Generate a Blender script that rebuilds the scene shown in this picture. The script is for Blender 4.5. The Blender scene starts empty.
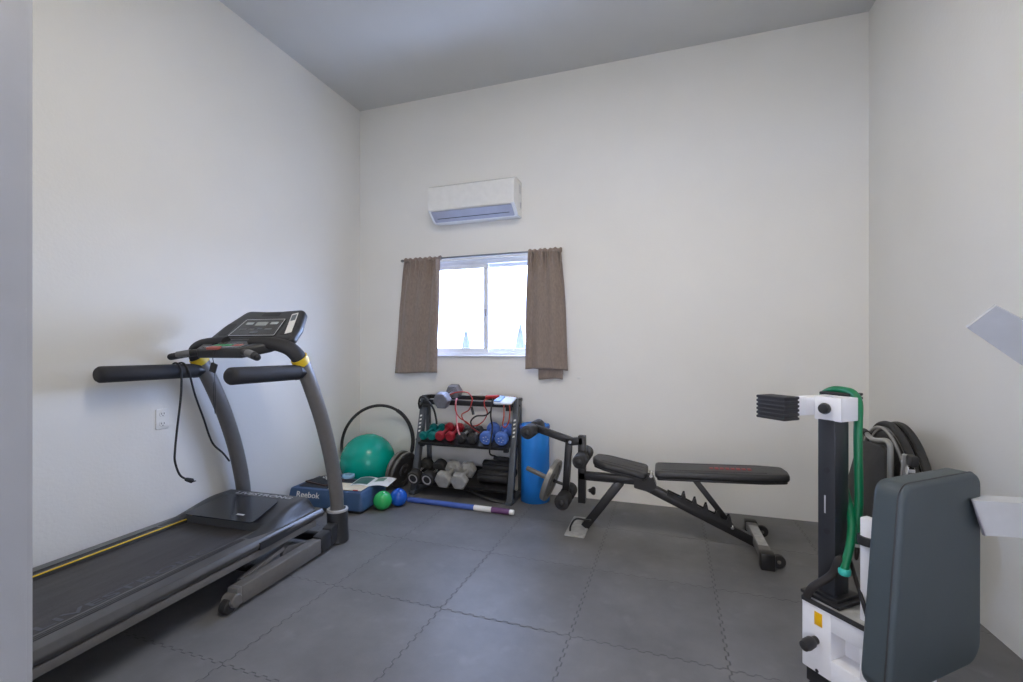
import bpy, bmesh, math, random
from mathutils import Vector, Matrix, Euler, noise
random.seed(4)
PI = math.pi
sc = bpy.context.scene
COL = sc.collection
R = math.radians

# ------------------------------------------------------------------ mesh helpers
def fillet(pts, rad, n=5):
    """convex polygon (CCW) with rounded corners; rad: one number or one per corner"""
    out = []
    N = len(pts)
    for i in range(N):
        p = Vector(pts[i]); a = Vector(pts[i-1]); b = Vector(pts[(i+1) % N])
        r = rad[i] if isinstance(rad, (list, tuple)) else rad
        if r <= 1e-6:
            out.append((p.x, p.y)); continue
        d1 = (a-p).normalized(); d2 = (b-p).normalized()
        ang = d1.angle(d2)
        t = r/math.tan(ang/2)
        t = min(t, (a-p).length*.49, (b-p).length*.49)
        r2 = t*math.tan(ang/2)
        c = p+(d1+d2).normalized()*(r2/math.sin(ang/2))
        s = p+d1*t-c; e = p+d2*t-c
        a0 = math.atan2(s.y, s.x); a1 = math.atan2(e.y, e.x)
        while a1 < a0: a1 += 2*PI
        if a1-a0 > PI: a1 -= 2*PI
        for k in range(n+1):
            q = a0+(a1-a0)*k/n
            out.append((c.x+r2*math.cos(q), c.y+r2*math.sin(q)))
    return out

def inset(pts, d):
    out = []
    N = len(pts)
    for i in range(N):
        p = Vector(pts[i]); a = Vector(pts[i-1]); b = Vector(pts[(i+1) % N])
        e1 = (p-a); e2 = (b-p)
        if e1.length < 1e-9: e1 = e2
        if e2.length < 1e-9: e2 = e1
        e1.normalize(); e2.normalize()
        n1 = Vector((-e1.y, e1.x)); n2 = Vector((-e2.y, e2.x))
        m = (n1+n2)
        m = m/max(m.dot(n1), .3) if m.length > 1e-6 else n1
        out.append((p.x+m.x*d, p.y+m.y*d))
    return out

def rect(w, h, r=0, cx=0, cy=0, n=5):
    p = [(cx-w/2, cy-h/2), (cx+w/2, cy-h/2), (cx+w/2, cy+h/2), (cx-w/2, cy+h/2)]
    return fillet(p, r, n) if r > 0 else p

def smooth_path(pts, k=6, closed=False):
    P = [Vector(p) for p in pts]
    if len(P) < 3: return P
    out = []
    n = len(P)
    rng = range(n) if closed else range(n-1)
    for i in rng:
        p1 = P[i]; p2 = P[(i+1) % n]
        p0 = P[i-1] if (closed or i > 0) else p1*2-p2
        p3 = P[(i+2) % n] if (closed or i+2 < n) else p2*2-p1
        for j in range(k):
            t = j/k
            out.append(.5*((2*p1)+(p2-p0)*t+(2*p0-5*p1+4*p2-p3)*t*t+(3*p1-p0-3*p2+p3)*t**3))
    if not closed: out.append(P[-1])
    return out

def frame_to(p0, p1, up=(0, 0, 1)):
    """matrix with local z along p0->p1, local y close to up, origin p0"""
    z = (Vector(p1)-Vector(p0)).normalized()
    u = Vector(up)
    if abs(z.dot(u)) > .99: u = Vector((0, 1, 0)) if abs(z.y) < .9 else Vector((1, 0, 0))
    x = u.cross(z).normalized(); y = z.cross(x)
    m = Matrix((x, y, z)).transposed().to_4x4(); m.translation = Vector(p0)
    return m

def plane_m(o, x, y):
    """matrix: local x,y axes (orthonormalised) at origin o"""
    x = Vector(x).normalized(); y = Vector(y); z = x.cross(y).normalized(); y = z.cross(x)
    m = Matrix((x, y, z)).transposed().to_4x4(); m.translation = Vector(o)
    return m

class MB:
    def __init__(s): s.v = []; s.f = []
    def add(s, vs, fs, M=None):
        o = len(s.v)
        s.v += [tuple(M @ Vector(v)) if M is not None else tuple(v) for v in vs]
        s.f += [tuple(i+o for i in f) for f in fs]
        return s
    def bm(s, b, M=None):
        b.verts.ensure_lookup_table(); b.verts.index_update()
        s.add([v.co.copy() for v in b.verts], [[v.index for v in f.verts] for f in b.faces], M); b.free()
        return s
    def box(s, c, size, bev=0, M=None, seg=2, rot=None):
        b = bmesh.new(); bmesh.ops.create_cube(b, size=1)
        bmesh.ops.scale(b, vec=size, verts=b.verts)
        if bev > 0: bmesh.ops.bevel(b, geom=list(b.edges), offset=min(bev, min(size)*.49), segments=seg, affect='EDGES', profile=.5)
        T = Matrix.Translation(c)
        if rot is not None: T = T @ Euler(rot).to_matrix().to_4x4()
        return s.bm(b, (M @ T) if M is not None else T)
    def bar(s, p0, p1, w, h, up=(0, 0, 1), bev=.003):
        m = frame_to(p0, p1, up); L = (Vector(p1)-Vector(p0)).length
        return s.box((0, 0, L/2), (w, h, L), bev, m)
    def tube(s, pts, r, seg=12, k=6, closed=False, squash=None, up=(0, 0, 1), caps=True):
        """r: number or list per input point; squash=(ru,rv) multiplies cross axes"""
        P = smooth_path(pts, k, closed) if k > 1 else [Vector(p) for p in pts]
        n = len(P)
        if isinstance(r, (list, tuple)):
            rr = []
            for i in range(n):
                q = i/max(1, n-1)*(len(r)-1); a = min(int(q), len(r)-2); f = q-a
                rr.append(r[a]*(1-f)+r[a+1]*f)
        else: rr = [r]*n
        T = []
        for i in range(n):
            a = P[i-1] if (i > 0 or closed) else P[i]; b = P[(i+1) % n] if (i < n-1 or closed) else P[i]
            T.append((b-a).normalized())
        u = Vector(up)
        if abs(u.dot(T[0])) > .98: u = Vector((1, 0, 0)) if abs(T[0].x) < .9 else Vector((0, 1, 0))
        x = (u-T[0]*u.dot(T[0])).normalized()
        vs = []
        sq = squash or (1, 1)
        for i in range(n):
            x = (x-T[i]*x.dot(T[i])).normalized(); y = T[i].cross(x)
            for j in range(seg):
                a = 2*PI*j/seg
                vs.append(P[i]+(x*math.cos(a)*sq[0]+y*math.sin(a)*sq[1])*rr[i])
        fs = []
        for i in range(n if closed else n-1):
            for j in range(seg):
                a = i*seg+j; b = i*seg+(j+1) % seg; c = ((i+1) % n)*seg+(j+1) % seg; d = ((i+1) % n)*seg+j
                fs.append((a, b, c, d))
        if not closed and caps:
            fs.append(tuple(reversed(range(seg)))); fs.append(tuple(range((n-1)*seg, n*seg)))
        return s.add(vs, fs)
    def lathe(s, prof, M=None, seg=32):
        vs = []; fs = []; rings = []
        for (r, z) in prof:
            if r < 1e-6: rings.append([len(vs)]); vs.append((0, 0, z))
            else:
                rings.append(list(range(len(vs), len(vs)+seg)))
                vs += [(r*math.cos(2*PI*j/seg), r*math.sin(2*PI*j/seg), z) for j in range(seg)]
        for a, b in zip(rings, rings[1:]):
            for j in range(seg):
                j2 = (j+1) % seg
                if len(a) == 1 and len(b) == 1: continue
                if len(a) == 1: fs.append((a[0], b[j2], b[j]))
                elif len(b) == 1: fs.append((a[j], a[j2], b[0]))
                else: fs.append((a[j], a[j2], b[j2], b[j]))
        return s.add(vs, fs, M)
    def cyl(s, p0, p1, r, seg=24, bev=.002, r1=None):
        L = (Vector(p1)-Vector(p0)).length; r1 = r if r1 is None else r1
        b = min(bev, r*.45, r1*.45, L*.45)
        return s.lathe([(0, 0), (r-b, 0), (r, b), (r1, L-b), (r1-b, L), (0, L)], frame_to(p0, p1), seg)
    def sphere(s, c, r, seg=40, squash=1):
        n = seg//2
        prof = [(r*math.sin(PI*i/n) if 0 < i < n else 0, -r*squash*math.cos(PI*i/n)) for i in range(n+1)]
        return s.lathe(prof, Matrix.Translation(c), seg)
    def prism(s, poly, h, M=None):
        n = len(poly)
        vs = [(x, y, 0) for x, y in poly]+[(x, y, h) for x, y in poly]
        fs = [tuple(reversed(range(n))), tuple(range(n, 2*n))]
        fs += [(i, (i+1) % n, n+(i+1) % n, n+i) for i in range(n)]
        return s.add(vs, fs, M)
    def pillow(s, outline, th, r, M=None, puff=0, n=4):
        """slab of convex outline with rounded rims, optional bulge of the +z face"""
        N = len(outline); loops = []
        r = min(r, th/2)
        for k in range(n+1):
            a = -PI/2+PI/2*k/n
            loops.append((r*(1-math.cos(a)), r+r*math.sin(a)))
        for k in range(n+1):
            a = PI/2*k/n
            loops.append((r*(1-math.cos(a)), th-r+r*math.sin(a)))
        vs = []; fs = []
        for d, z in loops:
            vs += [(x, y, z) for x, y in inset(outline, d)]
        last = inset(outline, r); cx = sum(p[0] for p in last)/N; cy = sum(p[1] for p in last)/N
        L = len(loops)
        for sc_ in (.9, .7, .4):
            vs += [(cx+(x-cx)*sc_, cy+(y-cy)*sc_, th+puff*(1-sc_**2)) for x, y in last]
        L2 = L+3
        for i in range(L2-1):
            for j in range(N):
                fs.append((i*N+j, i*N+(j+1) % N, (i+1)*N+(j+1) % N, (i+1)*N+j))
        fs.append(tuple(reversed(range(N))))
        c = len(vs); vs.append((cx, cy, th+puff))
        for j in range(N): fs.append(((L2-1)*N+j, (L2-1)*N+(j+1) % N, c))
        return s.add(vs, fs, M)
    def build(s, name, m, parent=None, ang=40):
        me = bpy.data.meshes.new(name)
        me.from_pydata(s.v, [], s.f); me.update()
        b = bmesh.new(); b.from_mesh(me); bmesh.ops.recalc_face_normals(b, faces=b.faces); b.to_mesh(me); b.free()
        me.polygons.foreach_set('use_smooth', [True]*len(me.polygons))
        me.set_sharp_from_angle(angle=R(ang))
        me.materials.append(m)
        o = bpy.data.objects.new(name, me); COL.objects.link(o)
        if parent is not None: o.parent = parent
        return o

def text_mb(body, size, M, depth=.0006, width=None, shear=0):
    cu = bpy.data.curves.new('t', 'FONT'); cu.body = body; cu.size = size; cu.extrude = depth; cu.align_x = 'CENTER'; cu.align_y = 'CENTER'; cu.shear = shear
    cu.resolution_u = 3; cu.offset = size*.012
    o = bpy.data.objects.new('t', cu); COL.objects.link(o)
    dg = bpy.context.evaluated_depsgraph_get(); dg.update()
    me = bpy.data.meshes.new_from_object(o.evaluated_get(dg))
    mb = MB(); vs = [v.co.copy() for v in me.vertices]
    if width:
        w = max(v.x for v in vs)-min(v.x for v in vs); k = width/w
        for v in vs: v.x *= k
    mb.add(vs, [list(p.vertices) for p in me.polygons], M)
    bpy.data.objects.remove(o); bpy.data.curves.remove(cu); bpy.data.meshes.remove(me)
    return mb

def tag(o, label=None, cat=None, group=None, kind=None):
    if label: o['label'] = label
    if cat: o['category'] = cat
    if group: o['group'] = group
    if kind: o['kind'] = kind
    return o
def thing(name, label, cat, loc=(0, 0, 0), rot=(0, 0, 0), group=None):
    o = bpy.data.objects.new(name, None); COL.objects.link(o)
    o.location = loc; o.rotation_euler = rot; o.empty_display_size = .1
    return tag(o, label, cat, group)
def copy_tree(o, parent=None):
    c = o.copy(); COL.objects.link(c)
    if parent is not None: c.parent = parent
    for ch in [q for q in bpy.data.objects if q.parent == o]: copy_tree(ch, c)
    return c
def struct(name, mb, m, parent=None):
    o = mb.build(name, m, parent)
    if parent is None: o['kind'] = 'structure'
    return o

# ------------------------------------------------------------------ materials
MATS = {}
def mat(name, col, rough=.5, metal=0, var=0, vscale=20, bump=0, bscale=200, spec=.5, emit=None, coat=0, sheen=0, col2=None, stretch=None, detail=3):
    if name in MATS: return MATS[name]
    m = bpy.data.materials.new(name); m.use_nodes = True; MATS[name] = m
    nt = m.node_tree; N = nt.nodes; L = nt.links
    b = N['Principled BSDF']
    b.inputs['Base Color'].default_value = (*col, 1); b.inputs['Roughness'].default_value = rough; b.inputs['Metallic'].default_value = metal
    b.inputs['Specular IOR Level'].default_value = spec
    if coat: b.inputs['Coat Weight'].default_value = coat; b.inputs['Coat Roughness'].default_value = .1
    if sheen: b.inputs['Sheen Weight'].default_value = sheen
    tc = N.new('ShaderNodeTexCoord')
    src = tc.outputs['Object']
    if stretch:
        mp = N.new('ShaderNodeMapping'); mp.inputs['Scale'].default_value = stretch; L.new(src, mp.inputs['Vector']); src = mp.outputs['Vector']
    nz = N.new('ShaderNodeTexNoise'); nz.inputs['Scale'].default_value = vscale; nz.inputs['Detail'].default_value = detail
    L.new(src, nz.inputs['Vector'])
    rp = N.new('ShaderNodeValToRGB')
    v = var if var else .03
    if col2 is None:
        rp.color_ramp.elements[0].color = (*[c*(1-v) for c in col], 1); rp.color_ramp.elements[1].color = (*[min(1, c*(1+v)) for c in col], 1)
    else:
        rp.color_ramp.elements[0].color = (*col, 1); rp.color_ramp.elements[1].color = (*col2, 1)
    rp.color_ramp.elements[0].position = .3; rp.color_ramp.elements[1].position = .7
    L.new(nz.outputs['Fac'], rp.inputs['Fac']); L.new(rp.outputs['Color'], b.inputs['Base Color'])
    if bump:
        n2 = N.new('ShaderNodeTexNoise'); n2.inputs['Scale'].default_value = bscale; n2.inputs['Detail'].default_value = 2
        L.new(src, n2.inputs['Vector'])
        bp = N.new('ShaderNodeBump'); bp.inputs['Strength'].default_value = bump; bp.inputs['Distance'].default_value = .002
        L.new(n2.outputs['Fac'], bp.inputs['Height']); L.new(bp.outputs['Normal'], b.inputs['Normal'])
    if emit:
        b.inputs['Emission Color'].default_value = (*emit[0], 1); b.inputs['Emission Strength'].default_value = emit[1]
    return m

M_wall = mat('wall_paint', (.795, .787, .752), .62, var=.012, vscale=2.5, bump=.35, bscale=70, spec=.3)
M_ceil = mat('ceiling_paint', (.62, .62, .605), .8, var=.015, vscale=3, bump=.2, bscale=60, spec=.2)
M_trim = mat('trim_paint', (.36, .36, .36), .5)
M_white = mat('white_steel', (.78, .78, .80), .32, bump=.02, bscale=300)
M_arm = mat('grey_white_steel', (.52, .53, .545), .4, bump=.02, bscale=300)
M_plas = mat('white_plastic', (.80, .80, .78), .22, coat=.5)
M_plasg = mat('grey_plastic', (.32, .32, .36), .35)
M_dark = mat('dark_slot', (.02, .02, .024), .5)
M_blk = mat('black_steel', (.012, .012, .0135), .38, bump=.05, bscale=400)
M_blkp = mat('black_plastic', (.015, .015, .017), .45, bump=.08, bscale=500)
M_foam = mat('black_foam', (.022, .022, .025), .7, bump=.3, bscale=350)
M_vinyl = mat('black_vinyl', (.022, .022, .0235), .42, bump=.25, bscale=260)
M_vinylg = mat('charcoal_vinyl', (.050, .066, .074), .5, bump=.25, bscale=320)
M_rubber = mat('black_rubber', (.02, .02, .021), .6, var=.2, vscale=30)
M_tm = mat('treadmill_grey', (.14, .133, .124), .36, var=.05, vscale=40, bump=.08, bscale=600, spec=.6)
M_tmd = mat('treadmill_charcoal', (.030, .0315, .0345), .4, bump=.1, bscale=500)
M_tmrail = mat('treadmill_rail', (.06, .058, .057), .3, var=.08, vscale=30, spec=.6)
M_belt = mat('treadmill_belt', (.045, .043, .045), .55, var=.25, vscale=6, bump=.3, bscale=500, stretch=(6, .6, 1))
M_yel = mat('yellow_paint', (.75, .52, .02), .45)
M_gloss = mat('gloss_black', (.03, .032, .036), .14)
M_lcd = mat('lcd_grey', (.35, .38, .37), .25)
M_sil = mat('silver_print', (.55, .55, .56), .4, metal=.3)
M_chrome = mat('chrome', (.75, .75, .76), .14, metal=1)
M_iron = mat('grey_iron', (.40, .40, .385), .45, metal=.15, var=.15, vscale=30, bump=.15, bscale=120)
M_irond = mat('grey_iron_top', (.24, .24, .27), .4, metal=.3, var=.12, vscale=30, bump=.1, bscale=120)
M_plate = mat('plate_grey', (.21, .205, .19), .4, metal=.4, var=.15, vscale=15)
M_teal = mat('teal_vinyl', (.0, .19, .185), .42, var=.06)
M_red = mat('red_vinyl', (.36, .018, .03), .42, var=.06)
M_bluev = mat('blue_vinyl', (.09, .19, .58), .45, var=.06)
M_blkhex = mat('black_hex', (.05, .05, .052), .4, var=.2, vscale=50)
M_rack = mat('rack_grey', (.075, .085, .098), .4, var=.06, vscale=30)
M_blue = mat('mat_blue', (.012, .22, .72), .6, bump=.15, bscale=120, var=.06, vscale=8)
M_ballg = mat('ball_green', (.0, .36, .27), .24, var=.05, vscale=4, spec=.4)
M_ballsg = mat('small_ball_green', (.03, .42, .11), .25)
M_ballsb = mat('small_ball_blue', (.012, .10, .50), .25)
M_step = mat('step_blue', (.045, .095, .20), .5, bump=.15, bscale=300, var=.06)
M_stept = mat('step_tread', (.02, .024, .032), .8, bump=.6, bscale=300)
M_paper = mat('cream_paper', (.70, .62, .46), .6, var=.05)
M_paperw = mat('white_paper', (.78, .78, .76), .5)
M_pic = mat('printed_picture', (.03, .10, .09), .35, col2=(.10, .16, .14), vscale=25)
M_curt = mat('brown_cloth', (.265, .210, .178), .85, var=.12, vscale=90, bump=.4, bscale=500, sheen=.2, stretch=(1, 1, .35))
M_curtl = mat('brown_lining', (.06, .038, .028), .9, var=.2, vscale=60, bump=.5, bscale=500)
M_rod = mat('rod_metal', (.20, .21, .22), .35, metal=.6)
M_vinf = mat('window_vinyl', (.72, .74, .78), .35)
M_green = mat('green_latex', (.0, .16, .06), .4, var=.06)
M_tealcap = mat('teal_cap', (.05, .50, .42), .4)
M_redt = mat('red_latex', (.42, .03, .022), .4)
M_pink = mat('pink_latex', (.75, .28, .33), .45)
M_org = mat('orange_latex', (.55, .09, .04), .45)
M_purp = mat('purple_foam', (.13, .05, .16), .55, var=.1)
M_barb = mat('bar_blue', (.06, .12, .42), .5, var=.05)
M_sky = mat('light_blue_plastic', (.30, .52, .70), .35)
M_navy = mat('navy_plastic', (.05, .06, .16), .4)
M_brown = mat('brown_board', (.05, .03, .025), .5)
M_tube = mat('grey_tube', (.36, .36, .35), .28, metal=.7)
M_fab = mat('black_nylon', (.018, .0175, .017), .6, var=.25, vscale=14, bump=.4, bscale=120)
M_tyre = mat('tyre_rubber', (.022, .022, .022), .7, var=.2, vscale=40)
M_spk = mat('spoke_guard', (.05, .05, .05), .6, var=.5, vscale=60)
M_label = mat('yellow_label', (.78, .42, .0), .4)
M_band = mat('brown_strap', (.014, .011, .010), .6)
M_leaf = mat('conifer_green', (.15, .18, .20), .8, var=.3, vscale=3)
M_bark = mat('bark', (.10, .08, .06), .9)
M_snowy = mat('bright_ground', (.6, .6, .6), .9, var=.1, vscale=.2)
M_decal = mat('red_print', (.30, .02, .02), .5)

# floor: interlocking foam mats, seams worked from object coordinates
def floor_mat():
    m = bpy.data.materials.new('foam_mat_floor'); m.use_nodes = True
    nt = m.node_tree; N = nt.nodes; L = nt.links; b = N['Principled BSDF']
    tc = N.new('ShaderNodeTexCoord')
    mp = N.new('ShaderNodeMapping'); mp.vector_type = 'TEXTURE'
    mp.inputs['Location'].default_value = (FX, FY, 0); mp.inputs['Rotation'].default_value = (0, 0, R(FROT)); mp.inputs['Scale'].default_value = (TILE, TILE, 1)
    L.new(tc.outputs['Object'], mp.inputs['Vector'])
    sx = N.new('ShaderNodeSeparateXYZ'); L.new(mp.outputs['Vector'], sx.inputs[0])
    def mth(op, a, b_=None, c=None):
        n = N.new('ShaderNodeMath'); n.operation = op
        for i, q in enumerate((a, b_, c)):
            if q is None: continue
            if isinstance(q, (int, float)): n.inputs[i].default_value = q
            else: L.new(q, n.inputs[i])
        return n.outputs[0]
    def seam(u, v):
        w = mth('SINE', mth('MULTIPLY', v, 2*PI*11))
        w = mth('MAXIMUM', mth('MINIMUM', mth('MULTIPLY', w, 3), 1), -1)
        uu = mth('ADD', u, mth('MULTIPLY', w, .009))
        fr = mth('SUBTRACT', uu, mth('ROUND', uu))
        d = mth('ABSOLUTE', fr)
        return mth('SUBTRACT', 1, mth('MINIMUM', mth('MULTIPLY', d, 1/.0075), 1))
    s = mth('MAXIMUM', seam(sx.outputs[0], sx.outputs[1]), seam(sx.outputs[1], sx.outputs[0]))
    # each tile a slightly different tone
    fl = N.new('ShaderNodeVectorMath'); fl.operation = 'FLOOR'; L.new(mp.outputs['Vector'], fl.inputs[0])
    wn = N.new('ShaderNodeTexWhiteNoise'); L.new(fl.outputs[0], wn.inputs['Vector'])
    n1 = N.new('ShaderNodeTexNoise'); n1.inputs['Scale'].default_value = 3.0; n1.inputs['Detail'].default_value = 6; n1.inputs['Roughness'].default_value = .65
    L.new(tc.outputs['Object'], n1.inputs['Vector'])
    n3 = N.new('ShaderNodeTexNoise'); n3.inputs['Scale'].default_value = 9.0; n3.inputs['Detail'].default_value = 4
    L.new(tc.outputs['Object'], n3.inputs['Vector'])
    dust = N.new('ShaderNodeValToRGB'); dust.color_ramp.elements[0].position = .60; dust.color_ramp.elements[1].position = .78
    L.new(n3.outputs['Fac'], dust.inputs['Fac'])
    val = mth('ADD', mth('MULTIPLY', n1.outputs['Fac'], .135), mth('ADD', mth('MULTIPLY', wn.outputs['Value'], .016), .076))
    val = mth('ADD', val, mth('MULTIPLY', dust.outputs['Color'], .03))
    val = mth('MULTIPLY', val, mth('SUBTRACT', 1, mth('MULTIPLY', s, .55)))
    cb = N.new('ShaderNodeCombineColor')
    L.new(mth('MULTIPLY', val, 1.01), cb.inputs[0]); L.new(val, cb.inputs[1]); L.new(mth('MULTIPLY', val, 1.0), cb.inputs[2])
    L.new(cb.outputs[0], b.inputs['Base Color'])
    b.inputs['Roughness'].default_value = .42; b.inputs['Specular IOR Level'].default_value = .24
    nb = N.new('ShaderNodeTexNoise'); nb.inputs['Scale'].default_value = 260; L.new(tc.outputs['Object'], nb.inputs['Vector'])
    hgt = mth('SUBTRACT', mth('MULTIPLY', nb.outputs['Fac'], .35), mth('MULTIPLY', s, 1.4))
    bp = N.new('ShaderNodeBump'); bp.inputs['Strength'].default_value = .45; bp.inputs['Distance'].default_value = .003
    L.new(hgt, bp.inputs['Height']); L.new(bp.outputs['Normal'], b.inputs['Normal'])
    return m
TILE = .606; FROT = -1.0; FX, FY = -.960, 2.486

def glass_mat():
    m = bpy.data.materials.new('window_glass'); m.use_nodes = True
    nt = m.node_tree; N = nt.nodes; L = nt.links; N.remove(N['Principled BSDF'])
    tr = N.new('ShaderNodeBsdfTransparent'); gl = N.new('ShaderNodeBsdfGlossy'); gl.inputs['Roughness'].default_value = .02
    mx = N.new('ShaderNodeMixShader'); mx.inputs[0].default_value = .05
    nz = N.new('ShaderNodeTexNoise'); nz.inputs['Scale'].default_value = 4
    cr = N.new('ShaderNodeValToRGB'); cr.color_ramp.elements[0].color = (.93, .96, .96, 1); cr.color_ramp.elements[1].color = (.97, .99, .99, 1)
    L.new(nz.outputs['Fac'], cr.inputs['Fac']); L.new(cr.outputs['Color'], tr.inputs['Color'])
    L.new(tr.outputs[0], mx.inputs[1]); L.new(gl.outputs[0], mx.inputs[2]); L.new(mx.outputs[0], N['Material Output'].inputs[0])
    return m
M_glass = glass_mat()

# ------------------------------------------------------------------ the room
XL, XR, YB, YF, ZC = -2.737, 1.322, 3.642, .45, 3.47
WX0, WX1, WZ0, WZ1 = -2.07, -.86, 1.135, 1.985          # window opening
T = .13
struct('floor', MB().box(((XL+XR)/2, (YB+YF)/2, -.05), (XR-XL+2*T, YB-YF+2*T, .1)), floor_mat())
struct('ceiling', MB().box(((XL+XR)/2, (YB+YF)/2, ZC+.05), (XR-XL+2*T, YB-YF+2*T, .1)), M_ceil)
struct('wall_left', MB().box((XL-T/2, (YB+YF)/2, ZC/2), (T, YB-YF+2*T, ZC)), M_wall)
struct('wall_right', MB().box((XR+T/2, (YB+YF)/2, ZC/2), (T, YB-YF+2*T, ZC)), M_wall)
w = MB()
yc = YB+T/2
w.box(((XL+WX0)/2, yc, ZC/2), (WX0-XL, T, ZC)); w.box(((WX1+XR)/2, yc, ZC/2), (XR-WX1, T, ZC))
w.box(((WX0+WX1)/2, yc, WZ0/2), (WX1-WX0, T, WZ0)); w.box(((WX0+WX1)/2, yc, (WZ1+ZC)/2), (WX1-WX0, T, ZC-WZ1))
struct('wall_back', w, M_wall)
# front wall: a wide double doorway onto an added porch; the camera stands in it
DX0, DX1, DZ = -.982, .955, 2.10
w = MB(); yc = YF-T/2
w.box(((XL+DX0)/2, yc, ZC/2), (DX0-XL, T, ZC)); w.box(((DX1+XR)/2, yc, ZC/2), (XR-DX1, T, ZC)); w.box(((DX0+DX1)/2, yc, (DZ+ZC)/2), (DX1-DX0, T, ZC-DZ))
struct('wall_front', w, M_wall)
DW = (DX1-DX0)/2-.005
for nm, hx_, s_ in (('door_1', DX0, -1), ('door_2', DX1, 1)):                # both leaves swung outwards, open
    dl = bpy.data.objects.new(nm, None); COL.objects.link(dl); dl['kind'] = 'structure'
    dl.location = (hx_+s_*.06, YF-T-.02, 0); dl.rotation_euler = (0, 0, R(-90-s_*-12))
    MB().box((DW/2, s_*.02, DZ/2), (DW, .04, DZ-.01), .002).build('door_leaf', M_trim, dl)
    for zc_, zh in ((1.5, .75), (.55, .75)):
        for q in (-1, 1): MB().pillow(rect(.27, zh, .01), .012, .006, plane_m((DW/2+q*.2, 0, zc_) if s_ > 0 else (DW/2+q*.2, 0, zc_), (1, 0, 0), (0, 0, 1))).build('door_panel', M_trim, dl)
    MB().lathe([(0, 0), (.025, 0), (.025, .006), (.012, .012), (.012, .035), (.027, .045), (.027, .065), (.015, .075), (0, .075)], frame_to((DW-.07, 0, .95), (DW-.07, -1, .95))).build('door_knob', M_chrome, dl)
struct('ground_outside', MB().box((0, YF-T-6.02, -.055), (14, 12, .1)), mat('concrete', (.42, .42, .41), .85, var=.1, vscale=4))
struct('roof_added_shade_outside', MB().box((0, YF-T-2.3, 2.30), (7, 4.6, .10)), M_ceil)  # unseen roof, added to block part of the sky light entering the doorway
for px_ in (-2.6, 2.6): struct('column_added_shade_outside', MB().box((px_, YF-T-4.4, 1.12), (.12, .12, 2.26), .01), M_trim)  # posts made up to carry that added roof, also out of view
# the wall end beside the camera, with its casing
f = MB()
for x_, s_ in ((DX0, 1), (DX1, -1)): f.box((x_-s_*.0095, YF-T/2+.002, DZ/2), (.019, T+.012, DZ), .003)
f.box(((DX0+DX1)/2, YF-T/2+.002, DZ+.0095), (DX1-DX0+.038, T+.012, .019), .003)
struct('trim_1', f, M_trim)
# window_1
win = bpy.data.objects.new('window_1', None); COL.objects.link(win); win['kind'] = 'structure'; win.location = ((WX0+WX1)/2, YB+.06, WZ0)
WW, WH = WX1-WX0, WZ1-WZ0
def ring(mb, x0, x1, z0, z1, wd, y, dp, bev=.003):
    mb.box(((x0+x1)/2, y, z0+wd/2), (x1-x0, dp, wd), bev); mb.box(((x0+x1)/2, y, z1-wd/2), (x1-x0, dp, wd), bev)
    mb.box((x0+wd/2, y, (z0+z1)/2), (wd, dp, z1-z0-2*wd), bev); mb.box((x1-wd/2, y, (z0+z1)/2), (wd, dp, z1-z0-2*wd), bev)
f = MB(); ring(f, -WW/2, WW/2, 0, WH, .04, 0, .075); f.build('window_frame', M_vinf, win)
f = MB(); ring(f, -WW/2+.03, .03, .03, WH-.03, .045, -.015, .03); sa = f.build('window_sash', M_vinf, win)
MB().box((-WW/4, -.012, WH/2), (WW/2-.1, .005, WH-.13)).build('pane', M_glass, sa)
f = MB(); ring(f, -.02, WW/2-.03, .03, WH-.03, .04, .018, .03); sb = f.build('window_sash', M_vinf, win)
MB().box((WW/4, .02, WH/2), (WW/2-.1, .005, WH-.13)).build('pane', M_glass, sb)
MB().box((.008, -.035, WH*.45), (.014, .012, .06), .003).build('sash_latch', M_plasg, sa)
struct('window_sill_trim', MB().box(((WX0+WX1)/2, YB+.012, WZ0+.004), (WW, .075, .012), .003), M_vinf)

# outside the window: bright ground and two conifers
struct('ground_outside', MB().box((-4, 45, -.45), (160, 80, .1)), M_snowy)
def conifer(name, x, y, h, r, seed, label):
    rnd = random.Random(seed)
    o = thing(name, label, 'tree', (x, y, -.4))
    MB().cyl((0, 0, 0), (0, 0, h*.96), r*.07, 10, .01, r1=r*.015).build('trunk', M_bark, o)
    fo = MB(); n = int(h/.13)
    fo.lathe([(0, h*.12), (r*.62, h*.14), (r*.45, h*.45), (r*.22, h*.75), (0, h*.95)], None, 9)
    for i in range(n):
        z = h*.12+(h*.88)*i/n; rr = r*(1-i/n)**.85*rnd.uniform(.75, 1.1)
        for k in range(11):
            a = rnd.uniform(0, 2*PI); L_ = rr*rnd.uniform(.7, 1.05)
            dx, dy = math.cos(a), math.sin(a); wv = L_*.22
            p = [(0, 0, z), (dx*L_*.6-dy*wv, dy*L_*.6+dx*wv, z-L_*.12), (dx*L_, dy*L_, z-L_*.22), (dx*L_*.6+dy*wv, dy*L_*.6-dx*wv, z-L_*.12), (dx*L_*.5, dy*L_*.5, z+L_*.05), (dx*L_*.5, dy*L_*.5, z-L_*.22)]
            fo.add(p, [(0, 1, 4), (1, 2, 4), (2, 3, 4), (3, 0, 4), (0, 5, 1), (1, 5, 2), (2, 5, 3), (3, 5, 0)])
    fo.build('foliage', M_leaf, o, 10)
conifer('conifer_tree', -6.72, 15, 2.55, .55, 3, 'pale conifer outside, seen through the window pane by the mullion')
conifer('conifer_tree', -4.66, 15, 2.68, .62, 8, 'pale conifer outside the window, beside the curtain with the folded hem')

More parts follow.
